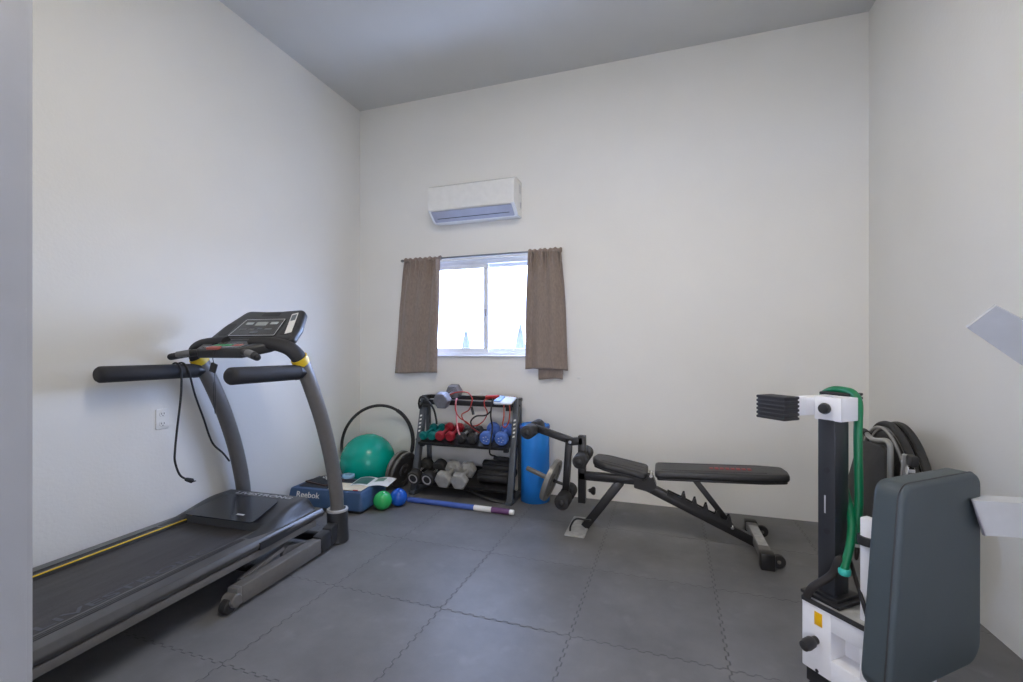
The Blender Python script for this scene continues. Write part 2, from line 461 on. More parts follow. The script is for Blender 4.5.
# ceiling lamp (the room's own light)
LX, LY = -.45, 1.15
cl = thing('ceiling_light', 'flush rectangular white ceiling light with a frosted diffuser', 'light', (LX, LY, ZC))
f = MB(); ring(f, -.62, .62, 0, .34, .03, 0, .05)
f = MB(); f.pillow(rect(1.26, .36, .02), .045, .01, Matrix.Translation((0, 0, -.045))); f.build('lamp_housing', M_plas, cl)
MB().pillow(rect(1.18, .29, .015), .012, .005, Matrix.Translation((0, 0, -.056))).build('diffuser', mat('lamp_diffuser', (.9, .9, .9), .5, emit=((1.0, .925, .81), 17.0)), cl)

# power outlet on the side wall
o = thing('power_outlet', 'white double power outlet on the wall behind the treadmill', 'outlet', (XL, 1.8375, .797), (0, 0, R(90)))
MB().pillow(rect(.071, .118, .006), .006, .003, plane_m((0, 0, 0), (1, 0, 0), (0, 0, 1))).build('cover_plate', M_plas, o)
for dz in (-.028, .028):
    so = MB().pillow(rect(.034, .030, .012), .003, .001, plane_m((0, -.006, dz), (1, 0, 0), (0, 0, 1))).build('socket', M_plas, o)
    sl = MB()
    for sx_ in (-.007, .007): sl.box((sx_, -.0092, dz+.003), (.003, .0008, .01))
    sl.cyl((0, -.0088, dz-.008), (0, -.0096, dz-.008), .003, 10, 0); sl.build('slots', M_dark, so)
# small wall hook by the curtain
o = thing('wall_hook', 'tiny pale hook on the wall beside the curtain hem', 'hook', (-.636, YB, .967))
MB().pillow(rect(.03, .018, .004), .006, .002, plane_m((0, 0, 0), (1, 0, 0), (0, 0, 1))).build('hook_plate', M_plas, o)
MB().tube([(0, -.004, 0), (0, -.016, -.002), (0, -.018, .008)], .003, 8).build('hook_pin', M_plas, o)

# ------------------------------------------------------------------ air conditioner
ac = thing('air_conditioner', 'white wall-mounted split air conditioner above the window', 'air conditioner', (-1.51, YB, 2.30))
AW = .775
prof = [(0, 0), (-.095, 0), (-.200, .078), (-.206, .10), (-.205, .245), (-.198, .272), (-.178, .290), (-.15, .298), (0, .300)]
prof_o = list(reversed([(y, z) for y, z in prof]))
def extr_x(mb, poly, x0, x1): return mb.prism(poly, x1-x0, Matrix(((0, 0, 1, x0), (1, 0, 0, 0), (0, 1, 0, 0), (0, 0, 0, 1))))
b = MB(); extr_x(b, prof, -AW/2+.012, AW/2-.012); b.build('body', M_plas, ac, 30)
for s_ in (-1, 1):
    b = MB(); x = s_*(AW/2-.006); extr_x(b, [(y*1.0, .004+z*.985) for y, z in prof], x-.007, x+.007); e = b.build('end_cap', M_plas, ac, 30)
    v = MB(); xo = s_*(AW/2+.001)
    for i in range(5): v.box((xo, -.05, .20+i*.015), (.003, .05, .006))
    v.build('vent', M_plasg, e)
    MB().box((xo, -.03, .10), (.003, .03, .05), .001).build('side_clip', M_plasg, e)
# underside louvre panel lies on the sloping lower front
n0 = Vector((0, -.095, 0)); n1 = Vector((0, -.200, .078)); mm = plane_m((n0+n1)/2-Vector((0, .6, .8)).normalized()*.0035, (1, 0, 0), tuple(n1-n0))
lv = MB().pillow(rect(AW-.05, .115, .01), .006, .002, mm).build('louvre', M_plasg, ac)
MB().box((0, -.018, .0062), (AW-.12, .006, .002), .0006, mm).build('slot', M_dark, lv)
MB().box((AW*.36, .03, -.001), (.03, .012, .008), .002, mm).build('display_window', M_navy, ac)

# ------------------------------------------------------------------ curtains
rod = thing('curtain_rod', 'thin grey metal curtain rod over the window', 'curtain rod', (-1.51, YB-.055, 2.0))
MB().cyl((-.722, 0, 0), (.728, 0, 0), .009, 16).build('rod', M_rod, rod)
for s_ in (-1, 1):
    MB().lathe([(0, 0), (.012, 0), (.014, .012), (.008, .022), (0, .024)], frame_to((s_*.720, 0, 0), (s_, 0, 0)), 16).build('finial', M_rod, rod)
    k = MB().box((s_*.70, .0525, 0), (.018, .005, .05), .001); k.bar((s_*.70, .052, -.004), (s_*.70, .0, -.012), .008, .006); k.build('bracket', M_rod, rod)
def curtain(name, label, top, bot, z1, z0, y, folds, seed, hem=None):
    """top/bot = (x0, x1) at heights z1/z0; gathered on the rod"""
    rnd = random.Random(seed)
    ox = (top[0]+top[1])/2
    o = thing(name, label, 'curtain', (ox, y, z0))
    nx, nz = 72, 56
    fr = [(rnd.uniform(0, 6.28), rnd.uniform(.8, 1.2)) for _ in range(4)]
    vs = []
    for j in range(nz+1):
        v = j/nz; z = z1+(z0-z1)*v
        x0 = top[0]+(bot[0]-top[0])*v**.8; x1 = top[1]+(bot[1]-top[1])*v**.8
        for i in range(nx+1):
            u = i/nx
            g = math.exp(-((v-.02)/.10)**2)
            amp = .010+.016*math.exp(-v*3.0)
            ph = u*folds*2*PI+.6*math.sin(v*2.2+fr[0][0])
            yy = amp*math.sin(ph)+.011*math.sin(u*3.1*PI+fr[1][0]+v*1.4)+.014*g*math.sin(u*folds*7*PI)+.004*math.exp(-v*4)*math.sin(u*23+1.7*math.sin(v*5))
            yy += .006*noise.noise(Vector((u*4, v*5, seed)))
            if v < .035: yy -= .0                               # rod pocket
            xx = x0+(x1-x0)*u+.006*math.sin(v*7+fr[2][0])*(u-.5)+.004*math.sin(ph+1.2)
            zz = z+.006*math.sin(u*4+fr[3][0])*v+.004*math.sin(u*folds*2*PI)*g
            vs.append((xx-ox, yy-.012, zz-z0))
    fs = [(j*(nx+1)+i, j*(nx+1)+i+1, (j+1)*(nx+1)+i+1, (j+1)*(nx+1)+i) for j in range(nz) for i in range(nx)]
    c = MB().add(vs, fs).build('drape', M_curt, o, 60)
    md = c.modifiers.new('s', 'SOLIDIFY'); md.thickness = .004; md.offset = 0
    # rod pocket header
    vs = []
    for i in range(nx+1):
        u = i/nx; xx = top[0]+(top[1]-top[0])*u-ox
        rr = .014+.004*math.sin(u*folds*5*PI)
        for k in range(13):
            a = 2*PI*k/12
            vs.append((xx, rr*math.cos(a), z1-z0+.006+rr*1.25*math.sin(a)+.003*math.sin(u*folds*7)))
    fs = [(i*13+k, i*13+k+1, (i+1)*13+k+1, (i+1)*13+k) for i in range(nx) for k in range(12)]
    h_ = MB().add(vs, fs).build('rod_pocket', M_curt, o, 60); md = h_.modifiers.new('s', 'SOLIDIFY'); md.thickness = .003
    if hem:
        vs = []
        for j in range(9):
            v = j/8
            for i in range(25):
                u = i/24
                vs.append((hem[0]+(hem[1]-hem[0])*u-ox+.012*(1-v)*(u-.5), .022+.006*math.sin(u*9+v*2), .10+(hem[2]-z0-.10)*v+.012*math.sin(u*2.4)*v))
        fs = [(j*25+i, j*25+i+1, (j+1)*25+i+1, (j+1)*25+i) for j in range(8) for i in range(24)]
        q = MB().add(vs, fs).build('folded_hem', M_curt, o, 60); md = q.modifiers.new('s', 'SOLIDIFY'); md.thickness = .005; md.offset = 0
        vs = [(x+.0, y_+.012, z) for x, y_, z in vs]
        vs = [(x if x > hem[1]-.075-ox else hem[1]-.075-ox, y_, z+.012) for x, y_, z in vs]
        MB().box(((hem[1]-.035)-ox, .03, (hem[2]-z0)/2+.06), (.075, .006, .115), .002).build('lining', M_curtl, o)
    # a fold tuck in the cloth
    return o
CY = YB-.055
curtain('curtain', 'brown cloth curtain hanging straight, on the treadmill side of the window', (-2.215, -1.845), (-2.325, -1.880), 1.995, .985, CY, 3.0, 2)
curtain('curtain', 'brown cloth curtain with a folded hem hanging below, on the bench side of the window', (-1.045, -.765), (-1.075, -.705), 1.997, 1.032, CY, 2.6, 5, hem=(-.965, -.762, .945))

# ------------------------------------------------------------------ treadmill
tm = thing('treadmill', 'large grey treadmill with black console and foam handrails along the side wall', 'treadmill', (-2.2895, 2.304, 0), (0, 0, R(2.5)))
US = .365
for s_ in (-1, 1):
    u = s_*US
    path = [(u, .02, .01), (u, .02, .16), (u, .006, .32), (u, -.048, .555), (u, -.125, .78), (u, -.203, .955), (u, -.272, 1.09), (u, -.302, 1.135)]
    up_ = MB().tube(path, .050, 20, 6, squash=(1.0, .66), up=(0, 1, 0)).build('upright', M_tm, tm)
    # base: collar ring, sleeve and foot
    MB().lathe([(.05, 0), (.062, 0), (.064, .006), (.062, .014), (.05, .016)], Matrix.Translation((u, .02, .19)), 32).build('collar', M_sil, tm)
    MB().lathe([(0, 0), (.062, 0), (.068, .006), (.068, .03), (.063, .10), (.062, .19), (.05, .195), (0, .195)], Matrix.Translation((u, .02, 0)), 32).build('base_sleeve', M_tmd, tm)
    # ground arm with elbow, end bracket and roller
    ua = s_*.385
    MB().bar((ua, -.73, .060), (ua, -.19, .060), .062, .085, bev=.008).build('ground_arm', M_tm, tm)
    e = MB().bar((ua, -.19, .062), (ua-s_*.003, -.10, .074), .064, .1, bev=.012); e.bar((ua-s_*.003, -.10, .074), (u, .0, .085), .064, .11, bev=.012); e.build('elbow', M_tmd, tm)
    k = MB().box((ua, -.742, .062), (.06, .03, .08), .006)
    k.cyl((ua-.034, -.76, .05), (ua+.034, -.76, .05), .03, 20, .004)
    k.build('end_bracket', M_tm, tm)
    wq = MB().cyl((ua-.02, -.782, .033), (ua+.02, -.782, .033), .033, 24, .004); wq.build('roller', M_rubber, tm)
    MB().bar((s_*.335, -.67, .085), (s_*.335, -.40, .13), .03, .022, bev=.003).build('lift_strut', M_tm, tm)
    MB().prism(fillet([(-.40, .05), (-.14, .02), (-.14, .075), (-.37, .125), (-.41, .115)], [.01, .01, .01, .01, .02]), .02, Matrix(((0, 0, 1, s_*.335-.01), (1, 0, 0, 0), (0, 1, 0, 0), (0, 0, 0, 1)))).build('lift_bracket', M_tm, tm)
    # yellow ring and console arm
    ym = frame_to((u, -.296, 1.126), (u, -.32, 1.162))
    MB().tube([(u, -.288, 1.116), (u, -.312, 1.152)], .0525, 24, 1, squash=(1.0, .72), up=(0, 1, 0)).build('band', M_yel, tm)
    arc = [(u, -.302, 1.135), (u-s_*.004, -.322, 1.165), (u-s_*.03, -.345, 1.20), (u-s_*.085, -.36, 1.222), (u-s_*.15, -.365, 1.233), (u-s_*.21, -.365, 1.238), (u-s_*.27, -.36, 1.24)]
    MB().tube(arc, [.046, .045, .044, .043, .041, .039, .038], 20, 6, squash=(1, .72), up=(0, 1, 0)).build('console_arm', M_foam, tm)
    # handrail with foam grip
    te = -.760 if s_ > 0 else -.835
    MB().cyl((u, te+.03, 1.074), (u, -.24, 1.070), .030, 24, .002).build('handrail', M_blk, tm)
    g = MB().lathe([(0, 0), (.022, 0), (.034, .004), (.041, .014), (.0415, .03), (.0415, -te-.335), (.036, -te-.33), (0, -te-.33)], frame_to((u, te, 1.074), (u, 0, 1.070)), 28).build('handrail_grip', M_foam, tm)
    MB().lathe([(.03, 0), (.043, 0), (.043, .02), (.03, .022)], frame_to((u, -.335, 1.0716), (u, 0, 1.07)), 28).build('grip_ring', M_blk, tm)
MB().cyl((-US, -.06, .05), (US, -.06, .05), .03, 16).build('cross_tube', M_blk, tm)
MB().bar((-.33, -.56, .09), (.33, -.56, .09), .03, .03).build('lift_frame', M_blk, tm)
# deck
TB, TF = -1.86, -.12
dk = MB().box((0, (TB+TF)/2, .20), (.50, TF-TB-.04, .03), .004); dk.build('deck_board', M_blk, tm)
MB().box((0, (TB-.46)/2, .224), (.488, -.46-TB, .024), .008).build('belt', M_belt, tm)
prof = fillet([(.245, .195), (.345, .195), (.362, .205), (.374, .225), (.355, .249), (.255, .252), (.245, .246)], [.002, .002, .008, .012, .012, .004, .003], 4)
for s_ in (-1, 1):
    p = [(x, z) for x, z in prof] if s_ > 0 else [(-x, z) for x, z in reversed(prof)]
    rl = MB().prism(p, TF+.008-TB, Matrix(((1, 0, 0, 0), (0, 0, 1, TB), (0, 1, 0, 0), (0, 0, 0, 1)))).build('side_rail', M_tmrail, tm, 30)
    gv = MB()
    for q in (.268, .280, .292): gv.box((s_*q, (TB-.60)/2, .2518), (.004, -.60-TB, .0016))
    gv.build('groove', M_dark, rl)
    MB().box((s_*.350, (TB+TF-.04)/2, .1815), (.026, TF-TB-.06, .033), .003).build('deck_frame', M_tm, tm)
    MB().box((s_*.30, TB-.02, .215), (.13, .09, .085), .02).build('rear_cap', M_tmd, tm)
    MB().cyl((s_*.31, TB-.0, .0), (s_*.31, TB, .19), .03, 20, .004).build('rear_foot', M_rubber, tm)
MB().cyl((-.24, TB+.0, .212), (.24, TB, .212), .024, 20).build('rear_roller', M_blk, tm)
MB().box((-.2475, (TB-.42)/2, .2505), (.010, -.42-TB, .004), .0012).build('edge_stripe', M_yel, tm)
MB().bar((-.33, -.62, .15), (.33, -.62, .15), .04, .035).build('deck_cross_member', M_blk, tm)
# motor hood: height field with sloped rims, rounded horns over the rails
def ss(a, b, x):
    t_ = min(1, max(0, (x-a)/(b-a))); return t_*t_*(3-2*t_)
nu, nt_ = 60, 44
vs = []
for j in range(nt_+1):
    t_ = -.585+(-.105+.585)*j/nt_
    for i in range(nu+1):
        q = -1+2*i/nu
        half = .374-.02*ss(-.5, -.13, t_)
        u = q*half
        ridge = .252+.070*ss(-.60, -.24, t_)-.10*ss(-.155, -.105, t_)
        edge = ss(1.0, .78, abs(q))
        z = .236+(ridge-.236)*edge
        if t_ < -.47:                                          # open over the belt: only the horns reach further back
            kk = ss(.74, .64, abs(q))*ss(-.465, -.49, t_)
            z = z*(1-kk)+.205*kk
        vs.append((u, t_, z))
fs = [(j*(nu+1)+i, j*(nu+1)+i+1, (j+1)*(nu+1)+i+1, (j+1)*(nu+1)+i) for j in range(nt_) for i in range(nu)]
nb = len(vs)
ringi = [i for i in range(nu+1)]+[(j+1)*(nu+1)+nu for j in range(nt_)]+[nt_*(nu+1)+i for i in range(nu-1, -1, -1)]+[j*(nu+1) for j in range(nt_-1, 0, -1)]
vs += [(vs[i][0], vs[i][1], .20) for i in ringi]
n_ = len(ringi)
fs += [(ringi[k], nb+k, nb+(k+1) % n_, ringi[(k+1) % n_]) for k in range(n_)]
fs.append(tuple(nb+k for k in range(n_)))
MB().add(vs, fs).build('motor_hood', M_tmd, tm, 35)
# glossy inlay on the hood
hm = plane_m((0, -.375, .3075), (1, 0, 0), (0, .21, .038))
ins = fillet([(-.235, -.125), (.235, -.125), (.195, .115), (-.195, .115)], [.02, .02, .05, .05], 6)
MB().prism(ins, .006, hm).build('hood_inlay', M_gloss, tm)
MB().box((.10, -.07, .0066), (.05, .012, .001), .0004, hm).build('badge', M_sil, tm)
text_mb('LIVESTRONG', .045, plane_m((.02, -.207, .3252), (1, 0, 0), (0, 1, .03)), width=.40).build('logo', M_sil, tm)
# faded lettering along the belt
text_mb('LIVESTRONG', .062, plane_m((.195, -1.03, .2364), (0, 1, 0), (-1, 0, 0)), depth=.0003, width=.66).build('belt_lettering', mat('belt_print', (.065, .07, .088), .5), tm)
# console: slanted display panel
pm = plane_m((0, -.30, 1.258), (1, 0, 0), (0, .21, .187))
pl = .285
ol = fillet([(-.305, -.01), (.305, -.01), (.285, .12), (.215, pl), (.06, pl-.012), (-.06, pl-.012), (-.215, pl), (-.285, .12)], [.03, .03, .10, .05, .02, .02, .05, .10], 5)
MB().pillow(ol, .055, .02, Matrix(pm) @ Matrix.Translation((0, 0, -.055))).build('console_shell', M_tmd, tm, 50)
fc = MB().pillow(fillet([(-.175, .02), (.175, .02), (.15, .185), (-.15, .185)], .012), .004, .001, pm).build('display_face', M_gloss, tm)
def on(mb, x, y, w_, h_, z, th=.001): return mb.pillow(rect(w_, h_, min(w_, h_)*.2, x, y, 3), th, th*.3, Matrix(pm) @ Matrix.Translation((0, 0, z)))
ln = MB(); 
for (x0, y0, x1, y1) in ((-.165, .028, .165, .028), (.165, .028, .142, .178), (.142, .178, -.142, .178), (-.142, .178, -.165, .028)):
    a_ = Matrix(pm) @ Vector((x0, y0, .0045)); b_ = Matrix(pm) @ Vector((x1, y1, .0045)); ln.bar(a_, b_, .003, .001, up=tuple(Matrix(pm).to_3x3() @ Vector((0, 0, 1))), bev=0)
ln.build('display_border', M_sil, fc)
for (x, y, w_, h_) in ((-.09, .14, .055, .022), (0, .135, .085, .034), (.09, .14, .055, .022)): on(MB(), x, y, w_, h_, .004).build('readout', M_lcd, fc)
for (x, y, w_) in ((-.10, .085, .05), (-.035, .085, .04), (.02, .09, .035), (.085, .085, .05), (0, .055, .06)): on(MB(), x, y, w_, .012, .004).build('readout', mat('readout_dim', (.12, .13, .13), .3), fc)
on(MB(), 0, .232, .13, .03, -.0003, .002).build('speaker_slot', M_dark, tm)
for s_ in (-1, 1): on(MB(), s_*.225, .09, .07, .11, -.0003, .002).build('bottle_holder', M_dark, tm)
stm = Matrix(pm) @ Matrix.Translation((.214, .140, .0025)) @ Matrix.Rotation(R(21), 4, 'Z')
st = MB().pillow(rect(.042, .20, .004), .001, .0003, stm).build('sticker', M_paperw, tm)
MB().pillow(rect(.030, .06, .003), .0006, .0002, stm @ Matrix.Translation((0, .055, .001))).build('sticker_print', mat('sticker_ink', (.12, .15, .17), .5), st)
# keypad deck and front lip
km = plane_m((0, -.50, 1.196), (1, 0, 0), (0, .21, .058))
kd = MB().pillow(fillet([(-.15, 0), (.15, 0), (.235, .12), (.24, .225), (-.24, .225), (-.235, .12)], [.02, .02, .05, .02, .02, .05]), .055, .014, Matrix(km) @ Matrix.Translation((0, 0, -.05)))
kd.build('keypad_deck', M_tmd, tm, 50)
kp = MB().pillow(rect(.26, .105, .01, 0, .07), .004, .001, Matrix(km) @ Matrix.Translation((0, 0, .004))).build('keypad', M_gloss, tm)
def key(x, y, w_, h_, m): MB().pillow(rect(w_, h_, .004, x, y, 3), .003, .001, Matrix(km) @ Matrix.Translation((0, 0, .007))).build('key', m, kp)
m_kg = mat('key_green', (.05, .34, .14), .5); m_kr = mat('key_red', (.38, .10, .08), .5); m_kk = mat('key_grey', (.16, .16, .16), .5)
for i in range(4): key(-.075+i*.032, .065, .026, .03, m_kg)
for i in range(2): key(.06+i*.032, .065, .026, .03, m_kr)
for i in range(7): key(-.09+i*.03, .105, .022, .014, m_kk)
MB().pillow(rect(.17, .03, .006, 0, .182), .004, .001, Matrix(km) @ Matrix.Translation((0, 0, .0045))).build('slot', M_dark, tm)
MB().pillow(fillet([(-.045, -.02), (.045, -.02), (.03, .02), (-.03, .02)], .008), .014, .004, Matrix(km) @ Matrix.Translation((-.02, .006, .002))).build('stop_key', m_kr, tm)
for s_ in (-1, 1):
    g = MB().tube([(s_*.12, -.465, 1.185), (s_*.20, -.49, 1.176), (s_*.292, -.525, 1.157)], [.020, .020, .0185], 18, 6); g.sphere((s_*.292, -.525, 1.157), .0185, 16)
    g = g.build('pulse_grip', M_blkp, tm)
    MB().tube([(s_*.195, -.489, 1.1785), (s_*.262, -.513, 1.166)], .0207, 18, 4).build('pulse_sensor', mat('sensor_grey', (.14, .14, .14), .3), g)
# safety key and its lanyard, power cord draped over the handrail
sk = MB().tube([(-.02, -.5, 1.20), (-.024, -.505, 1.16), (-.02, -.5, 1.118)], .0018, 6, 6); sk.tube([(-.02, -.5, 1.10), (-.012, -.5, 1.0), (-.012, -.5, .90), (-.018, -.495, .85), (-.028, -.495, .92), (-.024, -.498, 1.02)], .0014, 6, 6); sk.build('lanyard', M_blkp, tm)
MB().pillow(fillet([(-.028, -.02), (.012, -.03), (.028, .016), (-.01, .03)], .005), .010, .003, plane_m((-.022, -.497, 1.10), (1, 0, 0), (0, 0, 1))).build('safety_clip', M_blkp, tm)
c = MB().tube([(-.41, -.45, 1.05), (-.395, -.446, 1.10), (-.365, -.446, 1.121), (-.335, -.446, 1.105), (-.319, -.447, 1.07), (-.315, -.452, .939), (-.315, -.475, .745), (-.315, -.486, .635), (-.315, -.486, .568), (-.315, -.458, .488), (-.315, -.41, .446)], .0055, 10, 6)
c.tube([(-.41, -.45, 1.05), (-.40, -.425, 1.10), (-.365, -.41, 1.121), (-.332, -.407, 1.10), (-.318, -.40, 1.06), (-.32, -.364, .931), (-.32, -.307, .776), (-.32, -.275, .68), (-.32, -.242, .613), (-.32, -.18, .55), (-.338, -.118, .485)], .0055, 10, 6)
c = c.build('power_cord', M_rubber, tm)
pg = MB().cyl((-.315, -.425, .455), (-.315, -.385, .434), .010, 12, .003, r1=.014)
for dz in (-.006, .006): pg.box((-.315+dz, -.376, .430), (.0015, .018, .006))
pg.build('plug', M_rubber, c)

# ------------------------------------------------------------------ exercise step and what lies on it
SX0, SX1, SY0, SY1, SH = -2.70, -2.055, 2.755, 3.125, .152
sx, sy = (SX0+SX1)/2, (SY0+SY1)/2
stp = thing('step_platform', 'blue aerobic step platform with black feet and pale lettering beside the treadmill', 'step', (sx-.012, sy-.025, 0), (0, 0, R(4)))
SW, SD = SX1-SX0, SY1-SY0
b = MB(); vs = []; N0 = 0
ol = fillet([(-SW/2, -SD/2), (SW/2, -SD/2), (SW/2, SD/2), (-SW/2, SD/2)], .03, 5)
lv_ = [(.0, .025), (.0, .03), (.0, .05), (.010, .10), (.018, .135), (.024, .146), (.034, .150)]
for d_, z in lv_: vs += [(x, y, z) for x, y in inset(ol, d_)]
n_ = len(ol); fs = [(i*n_+j, i*n_+(j+1) % n_, (i+1)*n_+(j+1) % n_, (i+1)*n_+j) for i in range(len(lv_)-1) for j in range(n_)]
fs += [tuple(reversed(range(n_))), tuple(range((len(lv_)-1)*n_, len(lv_)*n_))]
b.add(vs, fs).build('platform', M_step, stp, 30)
MB().pillow(rect(SW-.12, SD-.11, .02), .004, .001, Matrix.Translation((0, 0, .1495))).build('tread_mat', M_stept, stp)
for s_ in (-1, 1):
    for q in (-1, 1): MB().pillow(rect(.15, .11, .02), .028, .006, Matrix.Translation((s_*(SW/2-.095), q*(SD/2-.075), 0))).build('foot', M_rubber, stp)
text_mb('Reebok', .058, plane_m((-.140, -SD/2+.0092, .106), (1, 0, 0), (0, .22, 1)), width=.20).build('logo', M_paperw, stp)

def sheet(mb, pts, z, th, curl=0): pass
mg = thing('magazine', 'open white magazine with a dark green picture on the blue step', 'magazine', (-2.145, 3.02, .1535), (0, 0, R(14)))
def page(w_, d_, x0, lift, th=.004, nseg=10):
    vs = []; 
    for k in range(2):
        for j in range(2):
            for i in range(nseg+1):
                q = i/nseg; vs.append((x0+w_*q, -d_/2+d_*j, .001+lift*math.sin(q*PI)*(1)+k*th))
    n = nseg+1; fs = []
    for i in range(nseg):
        fs += [(i, i+1, n+i+1, n+i), (2*n+i, 3*n+i, 3*n+i+1, 2*n+i+1), (i, 2*n+i, 2*n+i+1, i+1), (n+i, n+i+1, 3*n+i+1, 3*n+i)]
    fs += [(0, n, 3*n, 2*n), (nseg, 2*n+nseg, 3*n+nseg, n+nseg)]
    return MB().add(vs, fs)
page(.15, .21, 0, .010).build('page', M_paperw, mg); page(.15, .21, -.15, .010).build('page', M_paperw, mg)
pv = []
for i in range(9):
    q = i/8*.80+.08
    for y in (-.085, .085): pv.append((-.15+.15*q, y, .0058+.010*math.sin(q*PI)))
MB().add(pv, [(2*i, 2*i+2, 2*i+3, 2*i+1) for i in range(8)]).build('picture', M_pic, mg)
pv = []
for i in range(9):
    q = i/8*.5+.06
    for y in (-.01, .085): pv.append((.15*q, y, .0058+.010*math.sin(q*PI)))
MB().add(pv, [(2*i, 2*i+2, 2*i+3, 2*i+1) for i in range(8)]).build('picture', mat('printed_green', (.16, .26, .19), .35), mg)
mg2 = thing('magazine', 'cream booklet on the corner of the blue step below the white magazine', 'magazine', (-2.245, 2.865, .1535), (0, 0, R(8)))
MB().pillow(rect(.27, .16, .003), .005, .0015).build('cover', M_paper, mg2)
MB().box((.09, -.076, .003), (.04, .01, .0054), .0005).build('spine_print', M_redt, mg2)
bd = thing('board', 'thin dark brown board lying on the step at the wall end', 'board', (-2.53, 2.93, .1535), (0, 0, R(-12)))
MB().pillow(rect(.24, .19, .012), .010, .003).build('board_body', M_brown, bd)
MB().pillow(rect(.21, .16, .008), .002, .0006, Matrix.Translation((0, 0, .0095))).build('board_top', M_stept, bd)
hg = thing('hand_gripper', 'small navy and white hand grip on the dark board', 'hand gripper', (-2.475, 2.965, .1655), (0, 0, R(25)))
g = MB().tube([(-.05, -.02, .014), (0, -.026, .014), (.05, -.02, .014)], .013, 14, 5); g.build('grip', M_paperw, hg)
g = MB().tube([(-.05, .03, .014), (0, .036, .016), (.05, .03, .014)], .013, 14, 5); g.build('grip', M_navy, hg)
MB().tube([(-.05, -.02, .014), (-.075, -.01, .016), (-.08, .01, .018), (-.072, .026, .016), (-.05, .03, .014)], .004, 8, 5).build('spring', M_chrome, hg)
tr = thing('tape_roll', 'light blue ring of tape on the step behind the treadmill post', 'tape roll', (-2.425, 3.075, .1535))
MB().lathe([(.028, 0), (.048, 0), (.050, .003), (.050, .022), (.048, .025), (.028, .025), (.026, .022), (.026, .003), (.028, 0)], None, 32).build('tape', M_sky, tr)

# ------------------------------------------------------------------ balls, hoop
tag(MB().sphere((0, 0, 0), .23, 64).build('exercise_ball', M_ballg), 'large shiny green exercise ball in the corner behind the step', 'exercise ball').location = (-2.425, 3.335, .23)
eb = bpy.data.objects['exercise_ball']
MB().lathe([(0, -.004), (.010, -.004), (.012, 0), (.008, .003), (0, .003)], frame_to(Vector((-.6, -.62, .1)).normalized()*.2295, Vector((-.6, -.62, .1)).normalized()), 16).build('valve_plug', M_plas, eb)
bs = []
for nm, m, lab, loc, r_ in (('small_ball', M_ballsg, 'small bright green ball on the floor against the step', (-1.982, 2.905, .068), .068), ('small_ball', M_ballsb, 'small blue ball on the floor at the end of the striped bar', (-1.912, 3.01, .066), .066)):
    o = MB().sphere((0, 0, 0), r_, 40).build(nm, m); o.location = loc; tag(o, lab, 'ball')
    MB().lathe([(0, 0), (.005, 0), (.006, .001), (0, .0015)], frame_to(Vector((.3, -.2, .93)).normalized()*(r_-.0004), Vector((.3, -.2, .93))), 12).build('valve_plug', M_paperw if m is M_ballsg else M_navy, o)
hp = thing('exercise_hoop', 'thin black hoop standing on edge around the green ball', 'hoop', (-2.415, 3.462, 0))
HR = .340; hx = Vector((.915, .404, 0)).normalized(); hz = Vector((0, .10, 1)).normalized()
pts = [Vector((0, 0, HR+.012))+(hx*math.cos(a)*.915+hz*math.sin(a))*HR for a in [2*PI*i/40 for i in range(40)]]
MB().tube(pts, .0130, 12, 2, closed=True).build('ring', M_rubber, hp)
gp = [Vector((0, 0, HR+.012))+(hx*math.cos(a)*.915+hz*math.sin(a))*HR for a in [R(q) for q in range(-12, 66, 6)]]
MB().tube(gp, .0170, 12, 2).build('foam_grip', M_foam, hp)

# ------------------------------------------------------------------ dumbbell rack
RX0, RX1 = -1.955, -1.112
rk = thing('dumbbell_rack', 'dark grey three-tier dumbbell rack leaning back under the window', 'rack', ((RX0+RX1)/2, 3.45, 0))
def rl_(x, y, z): return (x-(RX0+RX1)/2, y-3.45, z)
for x, s_ in ((RX0, -1), (RX1, 1)):
    b = MB().bar(rl_(x, 3.305, .0), rl_(x, 3.49, .79), .048, .05, up=(0, 1, 0), bev=.006); up_ = b.build('upright', M_rack, rk)
    b = MB().bar(rl_(x, 3.27, .015), rl_(x, 3.60, .015), .05, .03); b.build('foot_rail', M_rack, rk)
    MB().bar(rl_(x, 3.585, .02), rl_(x, 3.545, .79), .035, .035, up=(0, 1, 0), bev=.004).build('rear_post', M_rack, rk)
    MB().bar(rl_(x, 3.47, .785), rl_(x, 3.57, .785), .046, .03, bev=.006).build('top_cap', M_blk, rk)
    lt = MB()
    d_ = (Vector(rl_(x, 3.49, .79))-Vector(rl_(x, 3.305, 0))).normalized(); p0 = Vector(rl_(x, 3.305, 0)); nrm = Vector((0, -1, 0)); nrm = (nrm-d_*nrm.dot(d_)).normalized()
    for k in range(5):
        pos = p0+d_*(.515+k*.032)+nrm*.0255
        lt.prism([(-.010, -.011), (.008, -.006), (.010, .008), (-.008, .004)], .0012, plane_m(pos, (1, 0, 0), tuple(d_)))
    lt.build('logo', M_paperw, up_)
    for zz, yy in ((.10, 3.33), (.43, 3.40), (.745, 3.47)): MB().cyl(rl_(x+s_*.024-.0*s_, yy, zz), rl_(x+s_*.034, yy, zz), .010, 6, .001).build('bolt', M_blk, rk)
def shelf(y0, z0, y1, z1, name):
    L_ = math.hypot(y1-y0, z1-z0); a = math.atan2(z1-z0, y1-y0); w_ = RX1-RX0-.05
    m = Matrix.Translation(rl_((RX0+RX1)/2, (y0+y1)/2, (z0+z1)/2)) @ Matrix.Rotation(a, 4, 'X')
    s = MB().box((0, 0, -.006), (w_, L_, .012), .002, m); s.box((0, -L_/2+.008, .001), (w_, .016, .018), .003, m); s.box((0, L_/2-.008, .012), (w_, .016, .04), .003, m)
    return s.build(name, M_blk, rk)
